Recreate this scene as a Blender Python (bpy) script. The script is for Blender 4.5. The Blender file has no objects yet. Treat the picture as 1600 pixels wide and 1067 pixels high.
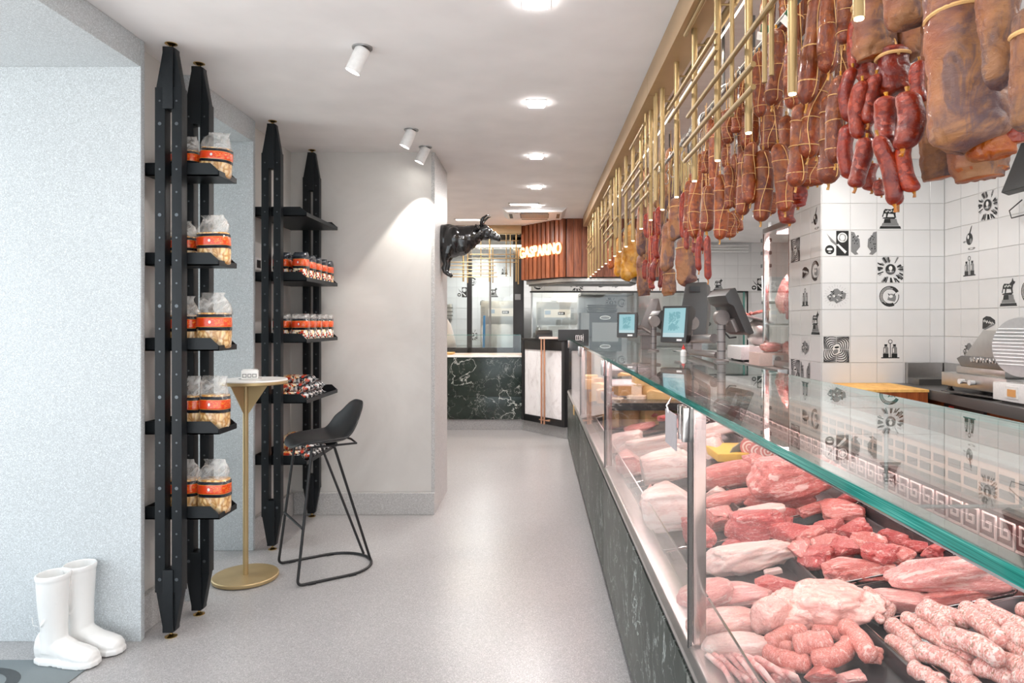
import bpy, bmesh, math, random
from mathutils import Vector, Matrix, Euler, noise
S = bpy.context.scene
C = S.collection
PI = math.pi
random.seed(7)

# ------------------------------------------------------------------ camera
F = 1067.0; CX = 838.0; CY = 503.0; CH = 1.39; CEIL = 2.62
cam_d = bpy.data.cameras.new('camera'); cam = bpy.data.objects.new('camera', cam_d); C.objects.link(cam)
cam.location = (0, 0, CH); cam.rotation_euler = (PI/2, 0, 0)
cam_d.sensor_width = 36; cam_d.lens = 36*F/1600
cam_d.shift_x = -(CX-800)/1600; cam_d.shift_y = -(533.5-CY)/1600
cam_d.clip_start = 0.05; cam_d.clip_end = 100
S.camera = cam
# ------------------------------------------------------------------ world, exposure
w = bpy.data.worlds.new('sky'); S.world = w; w.use_nodes = True
bg = w.node_tree.nodes['Background']
bg.inputs[0].default_value = (0.86, 0.94, 1.0, 1); bg.inputs[1].default_value = 1.6
S.view_settings.view_transform = 'Standard'; S.view_settings.look = 'None'
S.view_settings.gamma = 1; S.view_settings.use_curve_mapping = False
S.view_settings.exposure = 0.72
S.cycles.use_denoising = True
S.cycles.max_bounces = 10; S.cycles.transparent_max_bounces = 24
S.cycles.glossy_bounces = 5; S.cycles.diffuse_bounces = 5
S.cycles.caustics_reflective = False; S.cycles.caustics_refractive = False
S.cycles.sample_clamp_indirect = 6.0

def area(name, loc, size, power, col=(1,1,1), rot=(0,0,0), size_y=None, spread=None):
    d = bpy.data.lights.new(name, 'AREA'); d.energy = power; d.color = col; d.size = size
    if size_y: d.shape = 'RECTANGLE'; d.size_y = size_y
    if spread: d.spread = spread
    o = bpy.data.objects.new(name, d); C.objects.link(o); o.location = loc; o.rotation_euler = rot
    return o
def spot(name, loc, target, power, angle, blend=.3, col=(1,1,1), r=.02):
    d = bpy.data.lights.new(name, 'SPOT'); d.energy = power; d.color = col; d.spot_size = angle; d.spot_blend = blend
    d.shadow_soft_size = r
    o = bpy.data.objects.new(name, d); C.objects.link(o); o.location = loc
    o.rotation_euler = (Vector(target)-Vector(loc)).to_track_quat('-Z', 'Y').to_euler()
    return o
WARM = (1.0, .93, .86); PINK = (1.0, .70, .71)
LAMP_Y = [1.3, 2.61, 3.83, 5.05, 6.2, 7.2]
for y in LAMP_Y:
    area('ceiling_lamp_light', (0, y, CEIL-.018), .085, 6.5, (1, .945, .93))
sun_d = bpy.data.lights.new('sun', 'SUN'); sun_d.energy = 7.0; sun_d.angle = math.radians(1.5); sun_d.color = (1, .97, .93)
sun = bpy.data.objects.new('sun', sun_d); C.objects.link(sun); sun.rotation_euler = Vector((0, .50, -.866)).to_track_quat('-Z', 'Y').to_euler()
area('recessed_lamp_light', (-.13, 7.12, CEIL-.02), .28, 16, (1, .96, .93)); area('recessed_lamp_light', (-.82, 8.2, CEIL-.02), .28, 12, (1, .96, .93))
# case lights: LED strips under the front edge of the glass top, plus added fill
area('case_led_light', (.387, 3.9, 1.180), .010, 9.5, PINK, (0, math.radians(-28), 0), 7.0)
area('case_led_light', (1.125, 3.9, .915), .010, 5, PINK, (0, math.radians(35), 0), 7.0)
area('case_led_light', (.80, 5.9, 1.185), .5, 9, PINK, (0, 0, 0), 3.2)  # broad lamp with no fixture, added above the cheeses to brighten the far case
# rack LED, kitchen and staff side lamps
area('rack_led_light', (.705, 3.9, 2.465), .012, 5.5, (1, .86, .68), (0, math.radians(-10), 0), 6.0)
area('kitchen_light', (.9, 12.0, CEIL-.02), .5, 40, (1, .95, .88), (0,0,0), 2.0)
area('kitchen_light', (-1.0, 11.6, CEIL-.02), .5, 26, (.95, .98, 1), (0,0,0), 1.6)
for (x, y, p) in ((1.9, 3.2, 9), (2.0, 4.55, 7), (2.3, 8.0, 22), (1.3, 9.6, 16), (1.9, 1.4, 8)):
    area('staff_lamp_light', (x, y, CEIL-.018), .12, p, (1, .96, .92))
SPOTS = [(-.78, 3.06), (-.80, 4.37), (-.78, 4.80)]
for (x, y), tg, pw in zip(SPOTS, ((-1.45, 3.3, 1.0), (-1.5, 4.5, 1.1), (-1.0, 5.05, 1.0)), (16, 12, 26)):
    v = (Vector(tg)-Vector((x, y, CEIL-.10))).normalized()
    spot('spotlight_light', Vector((x, y, CEIL-.11))+v*.075, tg, pw, math.radians(62), .35, (1, .95, .88), .02)

# ------------------------------------------------------------------ node helpers
class NT:
    def __init__(s, name):
        s.m = bpy.data.materials.new(name); s.m.use_nodes = True; s.t = s.m.node_tree; s.n = s.t.nodes; s.l = s.t.links
        s.b = s.n['Principled BSDF']; s.out = s.n['Material Output']
    def add(s, kind, **kw):
        n = s.n.new(kind)
        for k, v in kw.items():
            if k.startswith('i_'):
                key = k[2:]; key = int(key) if key.isdigit() else key.replace('_', ' ')
                n.inputs[key].default_value = v
            else: setattr(n, k, v)
        return n
    def link(s, a, b): s.l.new(a, b)
    def coord(s, which='Object', scale=(1,1,1), rot=(0,0,0), loc=(0,0,0)):
        t = s.add('ShaderNodeTexCoord'); mp = s.add('ShaderNodeMapping')
        mp.inputs['Scale'].default_value = scale; mp.inputs['Rotation'].default_value = rot; mp.inputs['Location'].default_value = loc
        s.link(t.outputs[which], mp.inputs[0]); return mp.outputs[0]
    def noise(s, vec, scale, detail=3, rough=.5, dist=0):
        n = s.add('ShaderNodeTexNoise'); n.inputs['Scale'].default_value = scale; n.inputs['Detail'].default_value = detail
        n.inputs['Roughness'].default_value = rough; n.inputs['Distortion'].default_value = dist
        s.link(vec, n.inputs['Vector']); return n.outputs[0]
    def vor(s, vec, scale, feature='F1', out='Distance', rnd=1):
        n = s.add('ShaderNodeTexVoronoi'); n.feature = feature; n.inputs['Scale'].default_value = scale
        n.inputs['Randomness'].default_value = rnd
        s.link(vec, n.inputs['Vector']); return n.outputs[out]
    def ramp(s, fac, stops, interp='LINEAR'):
        r = s.add('ShaderNodeValToRGB'); r.color_ramp.interpolation = interp
        e = r.color_ramp.elements
        while len(e) < len(stops): e.new(.5)
        for el, (p, c) in zip(e, stops):
            el.position = p; el.color = (*c, 1) if len(c) == 3 else c
        s.link(fac, r.inputs[0]); return r.outputs[0]
    def val(s, fac, a, b, c=0., d=1.):
        r = s.add('ShaderNodeMapRange'); r.inputs[1].default_value = a; r.inputs[2].default_value = b
        r.inputs[3].default_value = c; r.inputs[4].default_value = d; s.link(fac, r.inputs[0]); return r.outputs[0]
    def mix(s, fac, a, b, mode='MIX'):
        m = s.add('ShaderNodeMix'); m.data_type = 'RGBA'; m.blend_type = mode
        for inp, v in ((m.inputs[0], fac), (m.inputs[6], a), (m.inputs[7], b)):
            if isinstance(v, (int, float)): inp.default_value = v
            elif isinstance(v, tuple): inp.default_value = (*v[:3], 1)
            else: s.link(v, inp)
        return m.outputs[2]
    def math(s, op, a, b=None):
        m = s.add('ShaderNodeMath'); m.operation = op
        for i, v in enumerate((a, b)):
            if v is None: continue
            if isinstance(v, (int, float)): m.inputs[i].default_value = v
            else: s.link(v, m.inputs[i])
        return m.outputs[0]
    def color(s, v):
        if isinstance(v, tuple): s.b.inputs['Base Color'].default_value = (*v[:3], 1)
        else: s.link(v, s.b.inputs['Base Color'])
        return s
    def set(s, **kw):
        for k, v in kw.items():
            i = s.b.inputs[k.replace('_', ' ')]
            if isinstance(v, (int, float, tuple)): i.default_value = (*v, 1) if (isinstance(v, tuple) and len(v) == 3 and i.type == 'RGBA') else v
            else: s.link(v, i)
        return s
    def bump(s, h, strength=.3, dist=.01):
        b = s.add('ShaderNodeBump'); b.inputs['Strength'].default_value = strength; b.inputs['Distance'].default_value = dist
        s.link(h, b.inputs['Height']); s.link(b.outputs[0], s.b.inputs['Normal']); return s

def plain(name, col, rough=.5, metal=0., bump=0., bscale=60, **kw):
    t = NT(name); t.color(col).set(Roughness=rough, Metallic=metal, **kw)
    v = t.coord()
    n = t.noise(v, bscale, 3)
    t.link(t.mix(t.val(n, .35, .65, 0, 1), tuple(c*.96 for c in col), tuple(min(1, c*1.03) for c in col)), t.b.inputs['Base Color'])
    if bump: t.bump(n, bump, .002)
    return t.m
def emit(name, col, strength):
    t = NT(name); t.color(tuple(c*.8 for c in col)); t.set(Emission_Color=col, Emission_Strength=strength); return t.m
def glass(name, tint=(.97, .99, .98), k=.85, rough=0., base=.035):
    t = NT(name)
    tr = t.add('ShaderNodeBsdfTransparent'); tr.inputs[0].default_value = (*tint, 1)
    gl = t.add('ShaderNodeBsdfGlossy'); gl.inputs['Roughness'].default_value = rough; gl.inputs[0].default_value = (1, 1, 1, 1)
    lw = t.add('ShaderNodeLayerWeight'); lw.inputs[0].default_value = .5
    p = t.math('POWER', lw.outputs['Facing'], 5.0)
    f = t.math('ADD', t.math('MULTIPLY', p, k), base)
    mx = t.add('ShaderNodeMixShader'); t.link(f, mx.inputs[0]); t.link(tr.outputs[0], mx.inputs[1]); t.link(gl.outputs[0], mx.inputs[2])
    t.link(mx.outputs[0], t.out.inputs[0]); return t.m

def terrazzo(name, base, dark, light, rough=.35, scale=1., tint2=None, bump=0.):
    t = NT(name); v = t.coord()
    big = t.noise(v, 1.3, 2)
    c = t.mix(t.val(big, .3, .7), tuple(x*.95 for x in base), tuple(min(1, x*1.04) for x in base))
    s1 = t.vor(v, 330*scale, out='Color'); sep = t.add('ShaderNodeSeparateColor'); t.link(s1, sep.inputs[0])
    c = t.mix(t.math('MULTIPLY', t.val(sep.outputs[0], .80, .84), .75), c, dark)
    c = t.mix(t.math('MULTIPLY', t.val(sep.outputs[1], .78, .82), .85), c, light)
    s2 = t.vor(v, 150*scale, out='Color'); sep2 = t.add('ShaderNodeSeparateColor'); t.link(s2, sep2.inputs[0])
    c = t.mix(t.math('MULTIPLY', t.val(sep2.outputs[0], .93, .95), .35), c, tint2 or dark)
    t.color(c).set(Roughness=rough); return t.m

# ------------------------------------------------------------------ materials
M = {}
M['floor'] = terrazzo('floor_terrazzo', (.37, .36, .36), (.26, .25, .25), (.52, .51, .51), .30, .9)
M['terrazzo'] = terrazzo('portal_terrazzo', (.52, .55, .565), (.40, .42, .43), (.70, .735, .755), .5, 1.0)
M['base_terrazzo'] = terrazzo('skirting_terrazzo', (.50, .49, .48), (.34, .33, .32), (.70, .69, .68), .45, 1.0)
M['plinth'] = terrazzo('plinth_terrazzo', (.30, .30, .30), (.18, .18, .18), (.45, .45, .45), .5, 1.0)
M['ceiling'] = plain('ceiling_paint', (.90, .875, .865), .9, bscale=3)
t = NT('plaster'); v = t.coord(); n1 = t.noise(v, 1.6, 5, .6, .6); n2 = t.noise(v, 14, 4)
t.color(t.mix(t.val(n1, .3, .7), (.60, .575, .545), (.72, .70, .67))).set(Roughness=.8); t.bump(n2, .12, .003); M['plaster'] = t.m
M['white_wall'] = plain('white_paint', (.82, .82, .81), .7, bscale=4)
M['tile'] = plain('white_glazed_tile', (.73, .725, .72), .16, bscale=2)
M['grout'] = plain('tile_grout', (.55, .54, .53), .9)
M['ink'] = plain('black_tile_print', (.02, .02, .02), .25)
M['ink_grey'] = plain('grey_tile_print', (.20, .20, .20), .3)
M['paper_print'] = plain('white_tile_print', (.80, .79, .77), .25)
M['black_paint'] = plain('black_painted_wood', (.008, .010, .012), .42, bump=.25, bscale=90, Specular_IOR_Level=.3)
M['black_metal'] = plain('black_powder_coat', (.012, .012, .013), .42)
M['black_plastic'] = plain('black_plastic', (.02, .02, .021), .4, bump=.1, bscale=300)
M['screw'] = plain('dark_steel_screw', (.12, .13, .14), .35, .8)
M['brass'] = plain('polished_brass', (.62, .42, .16), .25, 1.0)
M['gold_paint'] = plain('satin_gold_lacquer', (.50, .37, .19), .42, .55, bscale=10)
M['tube'] = plain('champagne_gold_tube', (.36, .25, .115), .40, .62, bscale=20)
M['post_mirror'] = plain('pinkish_mirror_post', (.45, .33, .30), .15, .95)
M['beam'] = plain('bronze_beam', (.45, .31, .17), .38, .55, bscale=8)
M['copper'] = plain('copper_tube', (.72, .40, .26), .28, .9)
M['marble_top'] = plain('pale_marble_top', (.80, .77, .74), .3, bscale=8)
M['ceramic'] = plain('white_ceramic', (.86, .855, .84), .12, bscale=5, Coat_Weight=.4)
M['mat'] = plain('grey_mat_pile', (.20, .23, .24), .95, bump=.8, bscale=400)
M['mat_dark'] = plain('charcoal_mat_pile', (.07, .08, .085), .95, bump=.8, bscale=400)
M['white_metal'] = plain('white_lacquered_metal', (.80, .79, .78), .4)
M['grey_metal'] = plain('grey_metal_ring', (.35, .35, .35), .35, .7)
M['steel'] = plain('brushed_steel', (.50, .49, .475), .28, .95, bscale=30)
M['steel_dark'] = plain('dark_brushed_steel', (.22, .215, .21), .35, .85, bscale=30)
M['chrome'] = plain('chrome', (.75, .74, .73), .08, 1.)
M['pos_body'] = plain('warm_grey_plastic', (.030, .026, .025), .36)
M['pos_pole'] = plain('taupe_metal', (.21, .18, .17), .35, .5)
M['glass'] = glass('clear_glass')
M['case_glass'] = glass('display_case_glass', (.985, .975, .975), .55, base=.015)
M['top_glass'] = glass('counter_top_glass', (.95, .985, .97), .95)
M['clear_plastic'] = glass('clear_acrylic', (.95, .94, .93), .6, .05)
t = NT('green_glass_edge'); v = t.coord(scale=(1, 1, 1)); n = t.noise(t.coord(scale=(1, .6, 60)), 8, 3, .6)
t.color(t.ramp(n, [(.3, (.01, .09, .075)), (.55, (.03, .24, .20)), (.75, (.20, .55, .48))])).set(Roughness=.08, IOR=1.5, Coat_Weight=.5); M['glass_edge'] = t.m
# dark green marble
def marble(name, base, base2, vein, s=1., w0=.035, rot=.5, rough=.16, spec=.5):
    t = NT(name); v = t.coord(scale=(s, s*1.0, s), rot=(rot, rot*.7, .3))
    c = t.mix(t.val(t.noise(v, 2.2, 6, .6), .35, .65), base, base2)
    for sc_, wd, am, dist, ms in ((.8, w0*.15, 1., .35, 1.1), (1.5, w0*.16, .8, .5, 1.7), (2.9, w0*.18, .5, .4, 2.6)):
        n = t.noise(v, sc_, 9, .56, dist)
        f = t.val(t.math('ABSOLUTE', t.math('SUBTRACT', n, .5)), 0, wd, 1, 0)
        f = t.math('MULTIPLY', t.math('MULTIPLY', f, t.val(t.noise(v, ms, 3), .44, .58, .03, 1)), am)
        c = t.mix(f, c, vein)
    t.color(c).set(Roughness=rough, Specular_IOR_Level=spec); return t.m
M['marble'] = marble('dark_green_marble', (.006, .014, .010), (.014, .026, .020), (.62, .65, .60), 1.6)
M['marble_side'] = marble('grey_green_marble', (.030, .038, .032), (.05, .06, .052), (.50, .55, .52), 2.4, .04, .5, .38, .22)
t = NT('white_marble_panel'); v = t.coord(scale=(1, 1, .5), rot=(.4, .5, .2)); n = t.noise(v, 9, 8, .7, 1.2)
t.color(t.ramp(n, [(.35, (.72, .69, .69)), (.5, (.90, .88, .89)), (.7, (.94, .93, .94))])).set(Roughness=.25); M['carrara'] = t.m
def wood(name, a, b, rough=.4, sc=(14, 14, 1.2)):
    t = NT(name); v = t.coord(scale=sc); n = t.noise(v, 3, 6, .6, .8)
    oi = t.add('ShaderNodeObjectInfo'); c = t.ramp(n, [(.3, a), (.7, b)])
    hs = t.add('ShaderNodeHueSaturation'); t.link(c, hs.inputs['Color']); t.link(t.val(oi.outputs['Random'], 0, 1, .7, 1.3), hs.inputs['Value'])
    t.color(hs.outputs[0]).set(Roughness=rough); t.bump(n, .2, .002); return t.m
M['slat'] = wood('red_brown_wood', (.13, .032, .014), (.36, .115, .048), .35)
M['block_side'] = wood('butcher_block_side', (.20, .04, .01), (.45, .12, .03), .35, (9, 9, 1))
M['block_top'] = wood('worn_block_top', (.55, .27, .06), (.75, .45, .14), .6, (8, 3, 3))
M['stone'] = plain('dark_stone_worktop', (.09, .088, .085), .35, bscale=120, bump=.1)
M['rackboard'] = wood('pale_pink_board', (.72, .60, .55), (.82, .71, .66), .6, (1, 6, 6))  # pink tint is the warm lamp light on the ceiling put into the colour
# meats
def meat(name, lean, lean2, fat, fatamt=.5, sc=1., rough=.28, fib=(1, 5, 5), herbs=False):
    t = NT(name); v = t.coord(scale=(sc*fib[0], sc*fib[1], sc*fib[2])); vo = t.coord(scale=(sc, sc, sc))
    oi = t.add('ShaderNodeObjectInfo')
    n = t.noise(v, 9, 6, .65, 1.5); n2 = t.noise(vo, 7, 3, .5, .5)
    c = t.ramp(n, [(.34, tuple(x*.72 for x in lean)), (.46, lean), (.62, lean2)])
    sc_ = t.add('ShaderNodeVectorMath'); sc_.operation = 'ADD'
    cb = t.add('ShaderNodeCombineXYZ'); t.link(oi.outputs['Random'], cb.inputs[0]); t.link(oi.outputs['Random'], cb.inputs[2])
    nz = t.add('ShaderNodeTexNoise'); nz.inputs['Scale'].default_value = 10; nz.inputs['Detail'].default_value = 4; t.link(vo, nz.inputs['Vector'])
    s2 = t.add('ShaderNodeVectorMath'); s2.operation = 'SCALE'; s2.inputs[3].default_value = .12; t.link(nz.outputs['Color'], s2.inputs[0])
    t.link(vo, sc_.inputs[0]); t.link(s2.outputs[0], sc_.inputs[1])
    s3 = t.add('ShaderNodeVectorMath'); s3.operation = 'ADD'; t.link(sc_.outputs[0], s3.inputs[0]); t.link(cb.outputs[0], s3.inputs[1])
    st = t.add('ShaderNodeVectorMath'); st.operation = 'MULTIPLY'; st.inputs[1].default_value = (.35, 1.6, 1.6) if fib[0] != fib[1] else (1, 1, 1); t.link(s3.outputs[0], st.inputs[0])
    nl = t.noise(st.outputs[0], 8, 4, .55, 1.0)
    lines = t.math('MULTIPLY', t.val(t.math('ABSOLUTE', t.math('SUBTRACT', nl, .5)), .006, .028, 1, 0), t.val(n2, .42, .56, .1, .85))
    c = t.mix(lines, c, fat)
    big = t.noise(st.outputs[0], 3.2, 5, .55, .8)
    c = t.mix(t.val(big, .64-.2*fatamt, .70-.2*fatamt, 0, .9), c, fat)
    t.color(c).set(Roughness=rough, Subsurface_Weight=.12, Subsurface_Radius=(.02, .006, .004), Subsurface_Scale=.3, Coat_Weight=.3, Coat_Roughness=.2)
    if herbs:
        hv = t.vor(t.coord(scale=(sc, sc, sc)), 17, out='Color'); sp = t.add('ShaderNodeSeparateColor'); t.link(hv, sp.inputs[0])
        c2 = t.mix(t.val(sp.outputs[0], .88, .90, 0, .6), c, (.20, .17, .09)); c2 = t.mix(t.val(sp.outputs[1], .70, .78, 0, .6), c2, fat); t.color(c2)
    t.bump(t.noise(v, 16, 6, .7, 1.), .5, .006); return t.m
M['beef'] = meat('beef', (.48, .045, .042), (.70, .13, .12), (.86, .55, .50), .3)
M['veal'] = meat('veal', (.62, .13, .11), (.80, .29, .25), (.90, .62, .55), .4)
M['pork'] = meat('pork', (.74, .28, .25), (.84, .45, .41), (.92, .68, .62), .5)
M['fat'] = meat('fat_rind', (.84, .56, .50), (.90, .70, .62), (.94, .80, .73), .6, .7, .35)
M['poultry'] = meat('pale_flesh', (.80, .42, .36), (.88, .56, .49), (.93, .70, .63), .1, .5, .2, (1, 1, 1))
M['pinksausage'] = meat('fresh_sausage', (.64, .19, .15), (.78, .33, .28), (.90, .62, .55), .2, 2.4, .22, (1, 1, 1))
M['herbsausage'] = meat('herb_sausage', (.66, .28, .24), (.80, .46, .40), (.90, .76, .70), .30, 2.2, .22, (1, 1, 1), True)
def cured(name, a, b, c_, d, rough=.45, bscale=40, sc=1.):
    t = NT(name); v = t.coord(scale=(sc, sc, sc)); oi = t.add('ShaderNodeObjectInfo')
    n = t.noise(v, 28, 5, .65, .6); n2 = t.noise(v, 9, 4, .6, 1.2)
    c = t.mix(t.val(n2, .35, .65), t.ramp(n, [(.32, a), (.62, b)]), t.ramp(n, [(.3, c_), (.66, d)]))
    hs = t.add('ShaderNodeHueSaturation'); t.link(c, hs.inputs['Color']); t.link(t.val(oi.outputs['Random'], 0, 1, .48, .84), hs.inputs['Value'])
    hs.inputs['Saturation'].default_value = 1.18
    fl = t.vor(v, 95*sc, out='Color'); sp = t.add('ShaderNodeSeparateColor'); t.link(fl, sp.inputs[0])
    cc = t.mix(t.math('MULTIPLY', t.val(sp.outputs[0], .80, .86, 0, .55), t.val(t.noise(v, 18, 3), .42, .58)), hs.outputs[0], d)
    cc = t.mix(t.val(sp.outputs[1], .86, .90, 0, .6), cc, tuple(x*.45 for x in a))
    t.color(cc).set(Roughness=rough, Coat_Weight=.15); t.bump(t.noise(v, bscale, 5, .7), .8, .006); return t.m
M['salami'] = cured('salami_casing', (.20, .028, .014), (.38, .075, .025), (.10, .020, .016), (.46, .145, .045))
M['chorizo'] = cured('red_casing', (.20, .010, .010), (.38, .030, .020), (.12, .008, .010), (.46, .075, .035), .3)
t = NT('cured_ham_skin'); v = t.coord(); oi = t.add('ShaderNodeObjectInfo')
n = t.noise(v, 13, 6, .65, .8); n2 = t.noise(v, 5, 5, .6, 1.0); n3 = t.noise(t.coord(scale=(1, 1, .3)), 22, 5, .65, 1.5)
c = t.mix(t.val(n, .42, .62), (.11, .045, .045), (.34, .15, .075)); c = t.mix(t.val(n2, .51, .62, 0, .75), c, (.46, .19, .06)); c = t.mix(t.val(n3, .50, .60, 0, .75), c, (.13, .07, .075))
c = t.mix(t.val(t.noise(v, 3.2, 3), .58, .68, 0, .6), c, (.42, .10, .03))
hs = t.add('ShaderNodeHueSaturation'); t.link(c, hs.inputs['Color']); t.link(t.val(oi.outputs['Random'], 0, 1, .62, .9), hs.inputs['Value'])
wr = t.noise(t.coord(scale=(1, 1, 2.5)), 30, 6, .7, 1.2); t.color(hs.outputs[0]).set(Roughness=.5, Coat_Weight=.12); t.bump(wr, .7, .006); M['ham'] = t.m
M['ham_cut'] = cured('cut_ham_face', (.45, .08, .03), (.62, .20, .08), (.38, .06, .03), (.60, .26, .12), .4)
M['ham_pale'] = cured('golden_ham_skin', (.60, .26, .06), (.75, .42, .14), (.50, .18, .05), (.80, .50, .22), .35, 20, .6)
M['twine'] = plain('natural_twine', (.66, .38, .15), .8, bump=.5, bscale=400)
M['hay'] = plain('dry_straw', (.50, .38, .18), .9)
# ------------------------------------------------------------------ mesh helpers
class MB:
    def __init__(s): s.v = []; s.f = []; s.mi = []; s.cur = 0
    def _add(s, vs, fs):
        b = len(s.v); s.v += [tuple(p) for p in vs]
        for f in fs: s.f.append(tuple(b+i for i in f)); s.mi.append(s.cur)
        return s
    def box(s, x0, x1, y0, y1, z0, z1):
        vs = [(x, y, z) for z in (z0, z1) for y in (y0, y1) for x in (x0, x1)]
        return s._add(vs, [(0,2,3,1), (4,5,7,6), (0,1,5,4), (2,6,7,3), (0,4,6,2), (1,3,7,5)])
    def obox(s, c, size, rot):   # oriented box; rot: Matrix 3x3 or euler tuple
        R = rot if isinstance(rot, Matrix) else Euler(rot).to_matrix()
        vs = []
        for k in (-.5, .5):
            for j in (-.5, .5):
                for i in (-.5, .5): vs.append(Vector(c)+R@Vector((i*size[0], j*size[1], k*size[2])))
        return s._add(vs, [(0,2,3,1), (4,5,7,6), (0,1,5,4), (2,6,7,3), (0,4,6,2), (1,3,7,5)])
    def prism(s, poly, axis, a, b):    # poly in the two other axes, extruded along axis
        def mk(p, t): return {'x': (t, p[0], p[1]), 'y': (p[0], t, p[1]), 'z': (p[0], p[1], t)}[axis]
        n = len(poly); ar = sum(poly[i][0]*poly[(i+1) % n][1]-poly[(i+1) % n][0]*poly[i][1] for i in range(n))
        flip = (ar > 0) != (axis == 'y')
        vs = [mk(p, a) for p in poly]+[mk(p, b) for p in poly]
        fs = [tuple(range(n)), tuple(range(2*n-1, n-1, -1))]+[(i, i+n, (i+1) % n+n, (i+1) % n) for i in range(n)]
        if flip: fs = [tuple(reversed(f)) for f in fs]
        if b < a: fs = [tuple(reversed(f)) for f in fs]
        return s._add(vs, fs)
    def loft(s, secs, cap=True, closed=True):
        n = len(secs[0]); vs = [p for sec in secs for p in sec]; fs = []
        for k in range(len(secs)-1):
            for i in range(n if closed else n-1):
                j = (i+1) % n; fs.append((k*n+i, k*n+j, (k+1)*n+j, (k+1)*n+i))
        if cap: fs.append(tuple(range(n-1, -1, -1))); fs.append(tuple((len(secs)-1)*n+i for i in range(n)))
        return s._add(vs, fs)
    def tube(s, pts, r, n=10, cap=True):
        pts = [Vector(p) for p in pts]; rs = r if isinstance(r, (list, tuple)) else [r]*len(pts)
        secs = []; up = None
        for i, p in enumerate(pts):
            d = (pts[min(i+1, len(pts)-1)]-pts[max(i-1, 0)]).normalized()
            if up is None: up = Vector((0, 0, 1)) if abs(d.z) < .9 else Vector((1, 0, 0))
            a = d.cross(up).normalized(); up = a.cross(d).normalized()
            secs.append([p+(a*math.cos(q)+up*math.sin(q))*rs[i] for q in [2*PI*k/n for k in range(n)]])
        return s.loft(secs, cap)
    def lathe(s, prof, c=(0,0,0), n=24, sx=1, sy=1):
        secs = [[(c[0]+r*sx*math.cos(2*PI*k/n), c[1]+r*sy*math.sin(2*PI*k/n), c[2]+z) for k in range(n)] for r, z in prof]
        return s.loft(secs)
    def ball(s, c, r, n=12, m=8):
        if not isinstance(r, (tuple, list)): r = (r, r, r)
        secs = [[(c[0]+r[0]*max(.02, math.sin(PI*j/m))*math.cos(2*PI*k/n), c[1]+r[1]*max(.02, math.sin(PI*j/m))*math.sin(2*PI*k/n), c[2]-r[2]*math.cos(PI*j/m)) for k in range(n)] for j in range(m+1)]
        return s.loft(secs)
    def mesh(s, name, mats, bevel=0, smooth=35, off=(0,0,0)):
        me = bpy.data.meshes.new(name)
        o = Vector(off)
        me.from_pydata([Vector(p)-o for p in s.v], [], s.f)
        mats = mats if isinstance(mats, (list, tuple)) else [mats]
        for m in mats: me.materials.append(m)
        me.polygons.foreach_set('material_index', s.mi)
        bm = bmesh.new(); bm.from_mesh(me)
        bmesh.ops.remove_doubles(bm, verts=bm.verts, dist=1e-6)
        bmesh.ops.recalc_face_normals(bm, faces=bm.faces)
        if bevel:
            es = [e for e in bm.edges if len(e.link_faces) == 2 and e.calc_face_angle(0) > .6]
            bmesh.ops.bevel(bm, geom=es, offset=bevel, segments=1 if bevel < .0015 else 2, affect='EDGES', profile=.7, clamp_overlap=True)
        bm.to_mesh(me); bm.free()
        if smooth:
            me.polygons.foreach_set('use_smooth', [True]*len(me.polygons))
            me.set_sharp_from_angle(angle=math.radians(smooth))
        me.update(); return me
    def build(s, name, mats, parent=None, bevel=0, smooth=35, local=False, origin=None):
        off = (0, 0, 0)
        if parent is not None and not local: off = parent.matrix_world.translation if False else wpos(parent)
        elif origin is not None: off = origin
        me = s.mesh(name, mats, bevel, smooth, off)
        return link(name, me, parent, origin if parent is None and origin is not None else None)
def wpos(o):
    p = Vector((0, 0, 0))
    while o is not None: p += o.location; o = o.parent
    return p
def link(name, me, parent=None, loc=None):
    o = bpy.data.objects.new(name, me); C.objects.link(o)
    if parent is not None: o.parent = parent
    if loc is not None: o.location = loc
    return o
def tag(o, label=None, cat=None, group=None, kind=None):
    if label: o['label'] = label
    if cat: o['category'] = cat
    if group: o['group'] = group
    if kind: o['kind'] = kind
    return o
def thing(name, label, cat, loc=(0,0,0), group=None, rotz=0):
    o = bpy.data.objects.new(name, None); C.objects.link(o); o.location = loc; o.rotation_euler = (0, 0, rotz)
    o.empty_display_size = .05
    return tag(o, label, cat, group)
def struct(mb, name, mats, bevel=0, smooth=35): return tag(mb.build(name, mats, bevel=bevel, smooth=smooth), kind='structure')
def copy_tree(o, parent=None):
    c = o.copy(); C.objects.link(c)
    if parent is not None: c.parent = parent
    for ch in list(o.children): copy_tree(ch, c)
    return c
def at(px, py, Y):      # world point seen at px,py at distance Y
    return Vector(((px-CX)*Y/F, Y, CH-(py-CY)*Y/F))
DZ0, DSL, DX0 = .60, .20, .40
def deckz(x): return DZ0+DSL*(x-DX0)
def deck(px, py, h=0.):
    tt = (CH-DZ0+DSL*DX0-h)/((py-CY)/F+DSL*(px-CX)/F)
    return Vector(((px-CX)*tt/F, tt, deckz((px-CX)*tt/F)+h))
def smooth_mesh(me):
    me.polygons.foreach_set('use_smooth', [True]*len(me.polygons)); me.update(); return me
def displace(me, fn):
    for v in me.vertices: v.co = fn(v.co.copy(), v.normal.copy())
    me.update()
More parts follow.
